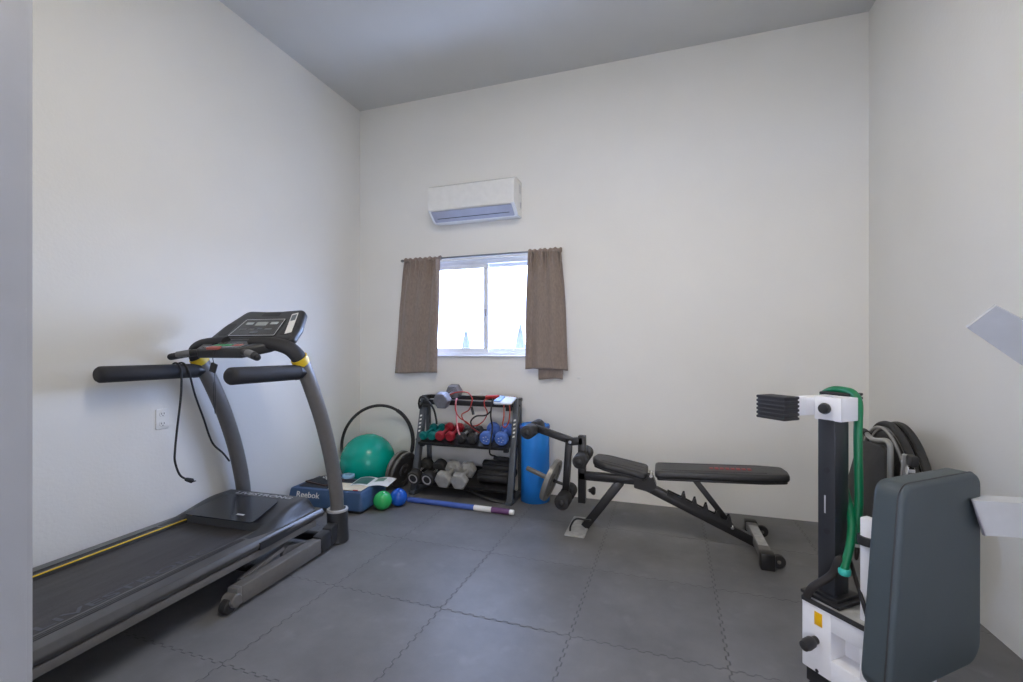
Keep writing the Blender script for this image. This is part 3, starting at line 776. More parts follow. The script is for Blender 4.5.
shelf(3.325, .416, 3.575, .492, 'shelf'); shelf(3.285, .100, 3.575, .173, 'shelf')
t1 = MB().bar(rl_(RX0+.02, 3.43, .752), rl_(RX1-.02, 3.43, .752), .034, .042, bev=.004); t1.build('top_rail', M_blk, rk)
t1 = MB().bar(rl_(RX0+.02, 3.555, .785), rl_(RX1-.02, 3.555, .785), .03, .034, bev=.004); t1.build('top_rail', M_blk, rk)
for x in (RX1-.05, RX0+.05):
    MB().box(rl_(x, 3.43, .718), (.05, .04, .03), .006).build('rail_bracket', M_blk, rk)
    MB().box(rl_(x, 3.36, .40), (.04, .035, .03), .006).build('rail_bracket', M_blk, rk)

def hexpoly(ap): return [(ap/math.cos(PI/6)*math.cos(PI/6+PI/3*k+PI/6), ap/math.cos(PI/6)*math.sin(PI/6+PI/3*k+PI/6)) for k in range(6)]
def dumbbell(name, label, kind, ap, L_, hl, hr, mh, mk, loc=None, tilt=0, rz=0, group=None):
    """axis along local y, resting on a flat: centre line at z=ap"""
    o = thing(name, label, 'dumbbell', group=group)
    for s_ in (-1, 1):
        m = frame_to((0, s_*(L_/2-hl), ap), (0, s_*L_, ap), up=(0, 0, 1))
        b = MB()
        if kind == 'hex':
            po = [(ap/math.cos(PI/6)*math.cos(PI/3*k+PI/6+PI/6), ap/math.cos(PI/6)*math.sin(PI/3*k+PI/6+PI/6)) for k in range(6)]
            b.pillow(fillet(po, ap*.10, 2), hl, min(.014, hl*.3), m, n=2)
        elif kind == 'round':
            e = ap*.35
            b.lathe([(0, 0), (ap*.5, 0), (ap*.86, e*.25), (ap, e), (ap, hl-e*.7), (ap*.90, hl-e*.2), (ap*.72, hl), (ap*.66, hl-.003), (0, hl-.003)], m, 28)
        else:
            b.lathe([(0, 0), (ap*.8, 0), (ap*.94, .006), (ap, .014), (ap, hl-.014), (ap*.94, hl-.006), (ap*.80, hl), (ap*.6, hl), (ap*.56, hl-.006), (0, hl-.006)], m, 32)
        h_ = b.build('head', mh, o, 35)
    g = MB().lathe([(hr*1.15, 0), (hr, .012), (hr*1.12, (L_-2*hl)/2), (hr, L_-2*hl-.012), (hr*1.15, L_-2*hl)], frame_to((0, -L_/2+hl, ap), (0, L_/2, ap)), 18)
    g.build('handle', mk, o)
    return o
def put(o, fx, fy, fz, L_, hl, ap, tilt, rz=0):
    """front head centre at (fx,fy,fz); axis rises by tilt towards the back"""
    ax = Vector((math.sin(R(rz))*-1*math.cos(R(tilt)), math.cos(R(rz))*math.cos(R(tilt)), math.sin(R(tilt))))
    rot = Euler((R(tilt), 0, R(rz)), 'XYZ')
    up_ = rot.to_matrix() @ Vector((0, 0, 1))
    o.rotation_euler = rot
    o.location = Vector((fx, fy, fz))+ax*(L_/2-hl/2)-up_*ap
TI = 16.9
def shelfz(y, ap): return .416+(y-3.325)*.304+.001+ap/math.cos(R(TI))
G1 = 'dumbbells on the middle shelf'
FY_ = 3.385
def mid(o, x, ap, L_, hl, dy=0, rz=0): put(o, x, FY_+dy, shelfz(FY_+dy, ap), L_, hl, ap, TI, rz)
a1 = dumbbell('dumbbell', 'teal dumbbell at the shelf end, touching the rack upright', 'round', .036, .195, .044, .012, M_teal, M_teal, group='teal dumbbells')
mid(a1, -1.905, .036, .195, .044, -.004, rz=-7)
a2 = copy_tree(a1); a2['label'] = 'teal dumbbell lying between the other teal one and the red pair'; mid(a2, -1.828, .036, .195, .044, .002, -7)
a3 = dumbbell('dumbbell', 'red dumbbell lying beside the teal pair on the middle shelf', 'round', .041, .205, .050, .013, M_red, M_red, group='red dumbbells')
mid(a3, -1.752, .041, .205, .050, 0, -5)
a4 = copy_tree(a3); a4['label'] = 'red dumbbell lying beside the small black pair on the middle shelf'; mid(a4, -1.660, .041, .205, .050, .004, -5)
a5 = dumbbell('dumbbell', 'small black hex dumbbell beside the red pair', 'hex', .039, .19, .058, .013, M_blkhex, M_iron, group='black hex dumbbells')
for s_ in (-1, 1):
    pass
mid(a5, -1.556, .039, .19, .058, -.004, -3)
a6 = copy_tree(a5); a6['label'] = 'small black hex dumbbell beside the blue pair'; mid(a6, -1.458, .039, .19, .058, -.002, -2)
a7 = dumbbell('dumbbell', 'blue dumbbell beside the small black pair on the middle shelf', 'round', .056, .215, .062, .015, M_bluev, M_bluev, group='blue dumbbells')
mk_ = MB()
for k in range(5):
    a = k*1.26; mk_.box((.02*math.cos(a), -.1052, .056+.02*math.sin(a)), (.011, .0012, .006), .0005)
mk_.build('end_mark', M_paperw, a7)
mid(a7, -1.332, .056, .215, .062, -.010, -1)
a8 = copy_tree(a7); a8['label'] = 'blue dumbbell at the shelf end beside the standing blue mat'; mid(a8, -1.205, .056, .215, .062, -.008, 1)
# bottom shelf
TI2 = math.degrees(math.atan2(.073, .29))
def bz(y, ap): return .100+(y-3.285)*.2517+.001+ap/math.cos(R(TI2))
def low(o, x, ap, L_, hl, y, rz=0): put(o, x, y, bz(y, ap), L_, hl, ap, TI2, rz)
c1 = dumbbell('dumbbell', 'black rubber dumbbell with chrome handle beside the leaning plates', 'rubber', .060, .27, .075, .015, M_rubber, M_chrome, group='black rubber dumbbells')
rg = MB().lathe([(.030, 0), (.040, 0), (.040, .003), (.030, .003)], frame_to((0, -.133, .060), (0, -.2, .060)), 24).build('end_ring', M_sil, c1)
low(c1, -1.916, .060, .27, .075, 3.262, 0)
c2 = copy_tree(c1); c2['label'] = 'black rubber dumbbell with chrome handle beside the grey hex pair'; low(c2, -1.79, .060, .27, .075, 3.262, -2)
c3 = dumbbell('dumbbell', 'grey iron hex dumbbell on the bottom shelf beside the black rubber pair', 'hex', .062, .25, .07, .016, M_iron, M_iron, group='grey hex dumbbells')
low(c3, -1.657, .062, .25, .07, 3.262, -2)
c4 = copy_tree(c3); c4['label'] = 'grey iron hex dumbbell on the bottom shelf beside the rolled black mats'; low(c4, -1.518, .062, .25, .07, 3.262, 1)
c5 = dumbbell('dumbbell', 'big grey hex dumbbell lying across the top rails of the rack', 'hex', .064, .29, .08, .017, M_irond, M_irond)
ti = math.degrees(math.atan2(.0285, .125)); ap = .064
put(c5, -1.722, 3.366, .7785, .29, .08, ap, ti, -3)

# rolled black mats at the end of the bottom shelf
def roll(label, x0, x1, y, z, r_, sq=.86):
    o = thing('rolled_mat', label, 'mat', ((x0+x1)/2, y, z-r_*sq), group='rolled black mats')
    L_ = x1-x0
    vs = []; n = 72; turns = 3.4
    pr = []
    for i in range(n*2+1):
        q = i/(n*2); a = q*turns*2*PI; rr = r_*(.28+.72*q)
        pr.append((rr*math.cos(a), rr*sq*math.sin(a)+r_*sq))
    b = MB(); vs = []
    for (y_, z_) in pr: vs += [(-L_/2, y_, z_), (L_/2, y_, z_)]
    b.add(vs, [(2*i, 2*i+1, 2*i+3, 2*i+2) for i in range(len(pr)-1)])
    m = b.build('roll', M_foam, o, 50); md = m.modifiers.new('s', 'SOLIDIFY'); md.thickness = .008; md.offset = -1
    return o
z_ = bz(3.40, .0)
roll('lower rolled black mat beside the grey hex dumbbells on bottom shelf', -1.392, -1.142, 3.375, bz(3.375, .054), .058, .9)
roll('upper rolled black mat resting on the back of bottom shelf', -1.40, -1.142, 3.495, bz(3.495, .066), .062, .98)

# things draped over the rack
def rope(name, label, cat, paths, r_, m, parts=()):
    o = thing(name, label, cat, paths[0][0])
    p0 = Vector(paths[0][0]); b = MB()
    for p in paths: b.tube([Vector(q)-p0 for q in p], r_, 10, 6)
    b.build('tube', m, o)
    for (nm, pa, pb, rr, mm_) in parts:
        MB().cyl(Vector(pa)-p0, Vector(pb)-p0, rr, 14, .003).build(nm, mm_, o)
    return o
rope('resistance_tube', 'red resistance tube looped over the top of the rack', 'resistance tube',
     [[(-1.70, 3.46, .815), (-1.64, 3.47, .835), (-1.54, 3.46, .838), (-1.485, 3.43, .80), (-1.475, 3.405, .765), (-1.50, 3.40, .70), (-1.56, 3.395, .66), (-1.53, 3.40, .60), (-1.45, 3.40, .572), (-1.38, 3.41, .61), (-1.345, 3.42, .68), (-1.36, 3.40, .74), (-1.37, 3.425, .782), (-1.36, 3.50, .79), (-1.36, 3.55, .806)],
      [(-1.62, 3.40, .745), (-1.615, 3.395, .69), (-1.575, 3.39, .635), (-1.51, 3.39, .60), (-1.44, 3.385, .545), (-1.40, 3.38, .525)]], .0048, M_redt,
     [('handle', (-1.37, 3.46, .805), (-1.25, 3.44, .812), .017, M_redt)])
rope('resistance_tube', 'black resistance tube hanging in a loop from the top rail', 'resistance tube',
     [[(-1.305, 3.55, .812), (-1.305, 3.48, .80), (-1.30, 3.42, .785), (-1.30, 3.40, .74), (-1.305, 3.395, .66), (-1.29, 3.39, .58), (-1.285, 3.36, .52), (-1.275, 3.305, .45), (-1.275, 3.30, .38), (-1.275, 3.42, .335), (-1.275, 3.45, .31)],
      [(-1.305, 3.40, .70), (-1.35, 3.395, .665), (-1.43, 3.39, .655), (-1.475, 3.385, .61), (-1.45, 3.38, .565), (-1.39, 3.375, .55)]], .0065, M_rubber,
     [('handle', (-1.30, 3.455, .312), (-1.17, 3.455, .308), .017, M_foam), ('clip', (-1.475, 3.40, .73), (-1.455, 3.395, .665), .011, M_blkp)])
rope('resistance_tube', 'orange red tube doubled over the rail by the folded white cloth', 'resistance tube',
     [[(-1.195, 3.55, .806), (-1.195, 3.48, .79), (-1.195, 3.425, .780), (-1.195, 3.402, .75), (-1.195, 3.40, .66), (-1.205, 3.40, .60), (-1.185, 3.40, .575), (-1.155, 3.40, .62), (-1.145, 3.402, .70), (-1.148, 3.403, .75), (-1.15, 3.425, .780), (-1.155, 3.48, .79), (-1.155, 3.55, .806)]], .005, M_org)
rope('exercise_band', 'pink band hanging from the top rail above the red dumbbells', 'exercise band',
     [[(-1.630, 3.462, .765), (-1.622, 3.44, .782), (-1.618, 3.412, .778), (-1.618, 3.402, .72), (-1.61, 3.40, .66), (-1.60, 3.385, .60), (-1.575, 3.36, .53), (-1.555, 3.355, .50)]], .0065, M_pink)
rope('strap', 'black strap looped over the rack corner above the teal dumbbells', 'strap',
     [[(-1.99, 3.46, .69), (-1.985, 3.44, .74), (-1.955, 3.425, .79), (-1.90, 3.41, .775), (-1.865, 3.403, .735), (-1.86, 3.40, .66), (-1.855, 3.40, .58)], [(-1.90, 3.41, .775), (-1.85, 3.40, .735), (-1.815, 3.40, .68), (-1.795, 3.40, .60), (-1.793, 3.40, .57)], [(-1.99, 3.46, .69), (-1.97, 3.43, .70), (-1.93, 3.41, .74)]], .0085, M_rubber)
cl_ = thing('folded_cloth', 'white and pale blue folded cloth at the end of the top rails', 'cloth', (-1.195, 3.432, .790), (R(13), 0, R(4)))
MB().pillow(fillet([(-.085, -.08), (.07, -.085), (.085, .07), (-.055, .08)], .02), .018, .008, Matrix.Translation((0, 0, -.013)), puff=.006).build('cloth', mat('white_cloth', (.70, .74, .80), .8, bump=.4, bscale=80), cl_)
MB().pillow(fillet([(-.08, -.07), (-.02, -.075), (-.01, .05), (-.06, .06)], .012), .012, .005, Matrix.Translation((0, 0, .006)), puff=.003).build('blue_fold', mat('blue_cloth', (.33, .48, .78), .8, bump=.4, bscale=80), cl_)

# black mat under the rack
fm = thing('floor_mat', 'black rubber mat with a curved edge on the floor under the rack', 'mat', (-1.55, 3.45, 0))
ed = smooth_path([(-1.925, 3.60, 0), (-1.905, 3.53, 0), (-1.80, 3.495, 0), (-1.65, 3.435, 0), (-1.50, 3.375, 0), (-1.37, 3.325, 0), (-1.25, 3.298, 0), (-1.15, 3.30, 0)], 5)
vs = []; n = len(ed)
for k, p in enumerate(ed):
    lift = .05*math.sin(PI*k/(n-1))**2
    for q in range(5):
        f_ = q/4; vs.append((p.x+1.55, p.y+(3.60-p.y)*f_-3.45, .005+lift*(1-f_)**2))
b = MB().add(vs, [(i*5+j, i*5+j+1, (i+1)*5+j+1, (i+1)*5+j) for i in range(n-1) for j in range(4)])
m = b.build('mat_sheet', mat('mat_black', (.05, .05, .052), .6, var=.15, vscale=12), fm, 60); md = m.modifiers.new('s', 'SOLIDIFY'); md.thickness = .009; md.offset = 0

# weight plates leaning at the rack
def plate(name, label, r_, th, mrim, mface, hole=.026):
    o = thing(name, label, 'weight plate')
    MB().lathe([(hole, 0), (hole+.022, 0), (hole+.026, .004), (hole+.03, .009), (r_*.74, .009), (r_*.78, 0), (r_-.004, 0), (r_, .004), (r_, th-.004), (r_-.004, th), (r_*.78, th), (r_*.74, th-.009), (hole+.03, th-.009), (hole+.026, th-.004), (hole+.022, th), (hole, th), (hole, 0)], Matrix.Translation((0, 0, -th/2)), 48).build('disc', mface, o, 30)
    MB().lathe([(r_-.001, -th/2+.005), (r_+.0015, -th/2+.006), (r_+.0015, th/2-.006), (r_-.001, th/2-.005)], None, 48).build('rim', mrim, o, 30)
    return o
def lean(o, x, y, r_, tilt, yaw):
    rot = Euler((0, R(90-tilt), R(yaw)), 'XYZ'); o.rotation_euler = rot
    o.location = (x, y, r_*math.cos(R(tilt))+.012)
p1 = plate('weight_plate', 'grey-rimmed weight plate leaning behind the other at the rack foot', .158, .030, M_plate, M_plate); lean(p1, -2.160, 3.405, .158, -12, -6)
p2 = plate('weight_plate', 'black-faced weight plate leaning in front, against the rack foot', .154, .030, M_plate, M_blkhex); lean(p2, -2.108, 3.395, .154, -14, -6)

# striped body bar on the floor
bb = thing('body_bar', 'weighted exercise bar in blue, white and purple lying on the floor', 'exercise bar', (-1.44, 3.105, .0205), (0, 0, R(-.8)))
BR = .020
MB().cyl((-.435, 0, 0), (.115, 0, 0), BR, 24, .002).build('blue_foam', M_barb, bb)
MB().cyl((.115, 0, 0), (.255, 0, 0), BR+.0005, 24, .002).build('white_foam', M_paperw, bb)
MB().cyl((.255, 0, 0), (.395, 0, 0), BR+.001, 24, .002).build('purple_foam', M_purp, bb)
MB().lathe([(0, 0), (.016, 0), (.019, .004), (.019, .03), (.015, .036), (0, .036)], frame_to((.392, 0, 0), (1, 0, 0)), 24).build('end_cap', M_plas, bb)
MB().lathe([(0, 0), (.016, 0), (.019, .004), (.019, .02), (.015, .026), (0, .026)], frame_to((-.43, 0, 0), (-1, 0, 0)), 24).build('end_cap', M_barb, bb)

# standing rolled blue mat
ym = thing('yoga_mat', 'blue foam mat rolled up and standing on end beside the rack', 'mat', (-.962, 3.478, 0), (0, 0, R(30)))
pr = []
for i in range(161):
    q = i/160; a = q*5*2*PI; rr = .118*(.22+.78*q); pr.append((rr*math.cos(a), rr*math.sin(a)))
b = MB(); vs = []
for k, (x, y) in enumerate(pr): vs += [(x*1.02, y*1.02, .0), (x, y, .20), (x*.99, y*.99, .42), (x*.97, y*.97, .605)]
b.add(vs, [(4*i+j, 4*i+j+1, 4*i+5+j, 4*i+4+j) for i in range(len(pr)-1) for j in range(3)])
m = b.build('mat_roll', M_blue, ym, 50); md = m.modifiers.new('s', 'SOLIDIFY'); md.thickness = .011; md.offset = -1
sp = MB()
for zz in (.585, .12):
    sp.lathe([(.1195 if zz > .3 else .1215, 0), (.1225 if zz > .3 else .1245, .001), (.1225 if zz > .3 else .1245, .019), (.1195 if zz > .3 else .1215, .02)], Matrix.Translation((0, 0, zz-.01)), 48)
MB().lathe([(.117, 0), (.1205, .001), (.1205, .021), (.117, .022)], Matrix.Translation((0, 0, .575)), 48).build('strap', M_barb, ym)

# ------------------------------------------------------------------ weight bench
BY = 3.03
bn = thing('weight_bench', 'black adjustable weight bench with foam leg rollers against the back wall', 'weight bench', (0, BY, 0))
# back pad (x -.035 .. .70), slightly rising away from the hinge
bm_ = plane_m((-.04, 0, .405), (.74, 0, .034), (0, 1, 0))
ol = fillet([(0, -.13), (.60, -.13), (.735, -.10), (.745, .0), (.735, .10), (.60, .13), (0, .13)], [.03, .10, .04, .05, .04, .10, .03], 5)
MB().pillow(ol, .045, .016, bm_, puff=.004).build('back_pad', M_vinyl, bn, 50)
MB().pillow(inset(ol, .012), .012, .002, bm_ @ Matrix.Translation((0, 0, -.011))).build('back_board', M_blk, bn)
dc = MB()
for k in range(8):
    dc.box((.33+k*.030, -.012, .0492), (.021, .052 if k % 2 else .044, .0012), .0004, bm_)
dc.build('print', M_decal, bn)
st_ = MB()
for yy in (-.085, .085): st_.box((.33, yy, .0475), (.58, .003, .0015), .0004, bm_)
st_.build('stitching', M_rubber, bn)
# seat pad, rising towards the leg rollers
sm_ = plane_m((-.09, 0, .388), (-.345, 0, .062), (0, -1, 0))
ol = fillet([(0, -.13), (.26, -.13), (.34, -.09), (.355, 0), (.34, .09), (.26, .13), (0, .13)], [.03, .08, .04, .05, .04, .08, .03], 5)
MB().pillow(ol, .042, .016, sm_, puff=.004).build('seat_pad', M_vinyl, bn, 50)
MB().pillow(inset(ol, .012), .012, .002, sm_ @ Matrix.Translation((0, 0, -.011))).build('seat_board', M_blk, bn)
for yy in (-.08, 0, .08): MB().box((.16, yy, .0445), (.26, .003, .0015), .0004, sm_).build('stitching', M_rubber, bn)
# frame
MB().bar((-.53, 0, .352), (-.11, 0, .352), .05, .052, bev=.005).build('seat_beam', M_blk, bn)
MB().bar((-.15, 0, .345), (.535, 0, .045), .05, .055, bev=.005).build('main_beam', M_blk, bn)
MB().bar((-.255, 0, .335), (-.49, 0, .012), .055, .05, up=(0, 1, 0), bev=.005).build('front_leg', M_blk, bn)
fp = MB().pillow(rect(.13, .34, .01), .010, .003, Matrix.Translation((-.53, 0, 0))); fp.build('front_foot', M_iron, bn)
MB().tube([(-.57, -.10, .010), (-.565, -.10, .045), (-.53, -.10, .092), (-.46, -.10, .092), (-.44, -.07, .085)], .006, 10, 4).build('foot_loop', M_blk, bn)
MB().bar((-.27, 0, .36), (-.27, 0, .415), .05, .045, bev=.004).build('seat_post', M_blk, bn)
# hinge bracket
MB().prism(fillet([(-.17, .31), (-.07, .29), (-.03, .33), (-.055, .395), (-.11, .40), (-.17, .38)], .012), .07, Matrix(((1, 0, 0, 0), (0, 0, -1, .035), (0, 1, 0, 0), (0, 0, 0, 1)))).build('hinge_bracket', M_blk, bn)
MB().cyl((-.065, -.06, .40), (-.065, .06, .40), .012, 16).build('hinge_pin', M_chrome, bn)
# ladder of hooks along the main beam
dirv = Vector((.685, 0, -.30)).normalized(); nv = Vector((.30, 0, .685)).normalized()
for yy in (-.026, .018):
    hk = MB()
    base = Vector((.055, 0, .265))
    pts = []
    P0 = Vector((.03, yy, .292))
    poly = [(0, -.01), (.40, -.01), (.40, .015)]
    for k in range(5, 0, -1):
        s0 = .07*k+.015
        poly += [(s0+.032, .018), (s0+.006, .055), (s0-.003, .05), (s0, .018)]
    poly += [(.0, .015)]
    hk.prism(poly, .007, plane_m(P0, tuple(dirv), tuple(nv))); hk.build('adjust_ladder', M_blk, bn)
MB().bar((.185, 0, .40), (.40, 0, .125), .034, .020, up=(0, 1, 0)).build('back_brace', M_blk, bn)
MB().cyl((.40, -.055, .130), (.40, .055, .130), .009, 14).build('brace_pin', M_chrome, bn)
MB().box((.25, 0, .392), (.13, .04, .022), .004).build('brace_bracket', M_tm, bn)
# rear stabiliser with wheels
MB().box((.545, 0, .062), (.062, .50, .05), .006).build('rear_stabiliser', M_tm, bn)
for s_ in (-1, 1):
    MB().box((.545, s_*.245, .046), (.072, .07, .092), .008).build('end_foot', M_blk, bn)
    wq = MB().cyl((.607, s_*.215-.015, .036), (.607, s_*.215+.015, .036), .035, 24, .005).build('wheel', M_rubber, bn)
    MB().cyl((.607, s_*.215-.018, .036), (.607, s_*.215+.018, .036), .010, 14, .002).build('hub', M_tm, wq)
    MB().bar((.57, s_*.215, .045), (.607, s_*.215, .037), .02, .014).build('wheel_fork', M_blk, bn)
MB().box((.545, 0, .0885), (.05, .30, .004), .001).build('stabiliser_cover', M_iron, bn)
# leg developer
MB().bar((-.508, 0, .17), (-.508, 0, .62), .05, .05, up=(0, 1, 0), bev=.005).build('front_post', M_blk, bn)
MB().bar((-.50, 0, .585), (-.60, 0, .572), .05, .048).build('pivot_arm', M_blk, bn)
MB().cyl((-.585, -.035, .575), (-.585, .035, .575), .012, 16).build('pivot_bolt', M_chrome, bn)
MB().bar((-.595, 0, .60), (-.62, 0, .215), .045, .045, up=(0, 1, 0), bev=.005).build('leg_lever', M_blk, bn)
MB().bar((-.575, 0, .578), (-.84, 0, .655), .045, .045, bev=.005).build('curl_arm', M_blk, bn)
def roller(x, z, y0, y1, r_=.043, dz=0):
    MB().cyl((x, y0-.012, z), (x, y1+.012, z), .012, 14).build('roller_bar', M_blk, bn)
    for (a, b_) in ((y0, -.03), (.03, y1)):
        q = MB().lathe([(.012, 0), (.030, 0), (r_-.006, .003), (r_, .012), (r_, abs(b_-a)-.012), (r_-.006, abs(b_-a)-.003), (.030, abs(b_-a)), (.012, abs(b_-a))], frame_to((x, a, z), (x, b_, z)), 28).build('foam_roller', M_foam, bn)
    MB().lathe([(.0, 0), (.020, 0), (.022, .006), (.014, .012), (0, .012)], frame_to((x, y0-.004, z), (x, y0-1, z)), 20).build('roller_cap', M_blk, bn)
roller(-.848, .646, -.16, .16, .046)
roller(-.500, .478, -.16, .16, .047)
roller(-.616, .205, -.16, .16, .050)
MB().cyl((-.47, 0, .255), (-.445, 0, .255), .008, 12).build('knob_stem', M_chrome, bn)
MB().lathe([(0, 0), (.012, 0), (.014, .01), (.026, .022), (.028, .034), (.020, .042), (0, .042)], frame_to((-.462, 0, .255), (0, 0, .255)), 18).build('knob', M_blkp, bn)
# plate peg on the lever points out of the bench end
MB().cyl((-.60, 0, .270), (-.735, .006, .305), .010, 14).build('peg_rod', M_blk, bn)
MB().cyl((-.725, .005, .303), (-.90, .016, .365), .0165, 18).build('plate_peg', M_tm, bn)
wp = plate('weight_plate', 'single grey weight plate hanging on the bench leg developer peg', .148, .036, M_plate, M_plate, hole=.0185)
dv = Vector((-.175, .011, .062)).normalized()
wp.rotation_euler = dv.to_track_quat('Z', 'Y').to_euler(); wp.location = (-.722, BY+.005, .302)

# ------------------------------------------------------------------ multi-function machine (white steel, black column and pad)
MX, MY, MA = .554, 1.807, 40.4
mc = thing('exercise_machine', 'white steel exercise machine with black column, ribbed crossbar and large backrest', 'exercise machine', (MX, MY, 0), (0, 0, R(MA)))
MB().box((0, 0, .68), (.072, .058, .66), .004).build('column', mat('column_charcoal', (.026, .028, .033), .42, bump=.06, bscale=400), mc)
hl_ = MB()
for zz in (.79, .585): hl_.cyl((.001, -.0285, zz), (.001, -.0305, zz), .0001, 4, 0)
for zz in (.79, .585):
    MB().cyl((-.0355, -.002, zz), (-.0372, -.002, zz), .0105, 20, .0004).build('pin_hole', M_dark, mc)
MB().box((-.0364, .004, .675), (.0008, .005, .06), .0002).build('scale_mark', M_sil, mc)
MB().box((.003, .003, .352+.016), (.115, .105, .02), .004).build('column_foot', M_blk, mc)
# sleeve and crossbar
slv = MB(); so, si = (.046, .043), (.0375, .031)
for (cx_, cy_, sx_, sy_) in ((-.0425, 0, .009, .088), (.0425, 0, .009, .088), (0, -.0385, .094, .011), (0, .0385, .094, .011)): slv.box((cx_*.93+.008, cy_-.004, .998), (sx_*(.93 if sx_ > .05 else 1), sy_, .078), .002)
slv.build('sleeve', M_white, mc)
MB().box((.004, -.003, 1.012), (.078, .068, .006)).build('column_cap', M_blk, mc)
MB().box((-.035, .066, 1.003), (.36, .05, .062), .004).build('crossbar', M_white, mc)
for s_, x0, x1 in ((-1, -.232, -.160), (1, .090, .168)):
    k = MB().box(((x0+x1)/2, .056, 1.005), (x1-x0-.004, .098, .072), .004)
    for i in range(6): k.box(((x0+x1)/2, .056, .971+i*.0136), (x1-x0, .105, .0095), .003)
    k.build('ribbed_cap', M_foam, mc)
kb = MB().lathe([(0, 0), (.010, 0), (.0185, .003), (.0195, .010), (.016, .018), (0, .020)], frame_to((-.0425, -.004, 1.0), (-1, -.004, 1.0)), 24).build('sleeve_knob', M_gloss, mc)
# white base housing, long side towards the camera, with a recess in its flank
UB = -.085
bs_ = MB()
bs_.box((.0, .0015, .235), (.17, .097, .23), .004)
bs_.box((0, -.145, .315), (.17, .20, .07), .004); bs_.box((0, -.145, .155), (.17, .20, .07), .004)
bs_.box((.035, -.075, .235), (.10, .062, .11)); bs_.box((0, -.188, .235), (.17, .114, .10), .003)
bs_.build('base_housing', M_white, mc)
for u in (UB-.001, -UB+.001): MB().box((u, -.098, .350), (.008, .296, .016), .003).build('edge_trim', M_rubber, mc)
MB().box((0, -.098, .3525), (.155, .29, .005), .001).build('top_plate', M_iron, mc)
MB().box((.0, .0, .362), (.145, .13, .012), .003).build('column_plate', M_blk, mc)
MB().box((UB-.0006, -.0065, .302), (.0014, .026, .044), .0003).build('warning_label', M_label, mc)
k = MB().cyl((UB, 0, .230), (UB-.022, 0, .230), .013, 18, .003); k.build('knob_stem', M_blk, mc)
MB().lathe([(0, 0), (.014, 0), (.018, .006), (.019, .03), (.016, .044), (.008, .05), (0, .05)], frame_to((UB-.018, 0, .230), (UB-.07, .0, .222)), 24).build('adjust_knob', M_blkp, mc)
MB().cyl((UB-.0002, -.002, .128), (UB-.0012, -.002, .128), .006, 14, .0002).build('bolt_hole', M_dark, mc)
b = MB().box((0, -.098, .095), (.15, .28, .05), .004)
b.build('base_skid', M_blk, mc)
for t_ in (.0, -.19): MB().box((0, t_, .036), (.15, .07, .072), .008).build('floor_foot', M_blk, mc)
# post that carries the backrest
MB().bar((-.035, -.13, .35), (-.035, -.13, .675), .034, .034, up=(0, 1, 0), bev=.004).build('pad_post', M_white, mc)
MB().bar((-.03, -.12, .64), (.03, -.215, .64), .034, .034).build('pad_link', M_white, mc)
MB().bar((.045, -.211, .35), (.045, -.211, .70), .05, .012, up=(0, 1, 0)).build('pad_spine', M_blk, mc)
rg = MB().lathe([(.020, 0), (.029, 0), (.030, .004), (.030, .022), (.029, .026), (.020, .026)], Matrix.Translation((-.035, -.13, .592)), 24).build('post_clamp', M_blkp, mc)
# backrest
pdm = plane_m((.052, -.215, .255), (1, 0, 0), (.0, -.0, 1.0))
ol = fillet([(-.235, .0), (.232, .0), (.217, .587), (-.178, .587)], [.05, .07, .045, .045], 7)
pdm = plane_m((.043, -.190, .238), (1, 0, 0), (0, -.012, 1))
MB().pillow(ol, .078, .014, pdm, puff=.004, n=6).build('backrest', M_vinylg, mc, 50)
pi_ = [(pdm @ Vector((x, y, .060))) for x, y in ol]
MB().tube([pdm @ Vector((x, y, .064)) for x, y in inset(ol, -.0005)], .0022, 6, 1, closed=True).build('piping', M_vinyl, mc)
MB().cyl(pdm @ Vector((-.208, .19, .030)), pdm @ Vector((-.213, .19, .030)), .0015, 8, .0003).build('rivet', M_sil, mc)
# front arms, carried by a side post that stands on its own foot and tie
ar = bpy.data.objects.new('arm_frame', None); bpy.data.objects.remove(ar)
c_, s2 = math.cos(R(7.7-MA)), math.sin(R(7.7-MA))
tipu, tipt = .178, -.284
dvec = Vector((c_, s2, 0)); nvec = Vector((-s2, c_, 0))
def am(k, z, off=0): 
    p = Vector((tipu, tipt, 0))+dvec*k+nvec*off; return Vector((p.x, p.y, z))
mA = plane_m(am(0, 0), tuple(dvec), (0, 0, 1))            # local x along the arm, y up, z towards the camera
def inarm(poly, th, off): return MB().prism(poly, th, mA @ Matrix.Translation((0, 0, off)))
def skewed(mb, poly, th, back):
    '''prism whose rear outline is moved along the arm by `back` (a mitred end)'''
    n = len(poly); mx = max(p[0] for p in poly)
    vs = [(x, y, 0) for x, y in poly]+[(x+(back if x < mx-.02 else 0), y, -th) for x, y in poly]
    return mb.add(vs, [tuple(range(n)), tuple(reversed(range(n, 2*n)))]+[(k, (k+1) % n, n+(k+1) % n, n+k) for k in range(n)], mA)
skewed(MB(), [(0, .75), (.036, .648), (.30, .648), (.30, .75)], .062, .055).build('seat_arm', M_arm, mc)
skewed(MB(), [(-.001, .752), (.035, .646), (.039, .646), (.003, .752)], .012, .010).build('arm_end_plate', M_plasg, mc)
pa = [(-.012, 1.263, 0), (.128, 1.150, 0), (.305, 1.007, 0), (.310, 1.138, .055), (.148, 1.242, .055), (.021, 1.3225, .055)]   # flat bar whose face looks a little downwards
MB().add(pa+[(x+.004, y+.006, z-.010) for x, y, z in pa], [tuple(range(6)), tuple(range(11, 5, -1))]+[(k, (k+1) % 6, 6+(k+1) % 6, 6+k) for k in range(6)], mA).build('press_arm', M_arm, mc)
sp_ = MB().box((.335, .62, -.03), (.07, 1.10, .06), .004, mA); sp_.build('side_post', M_arm, mc)
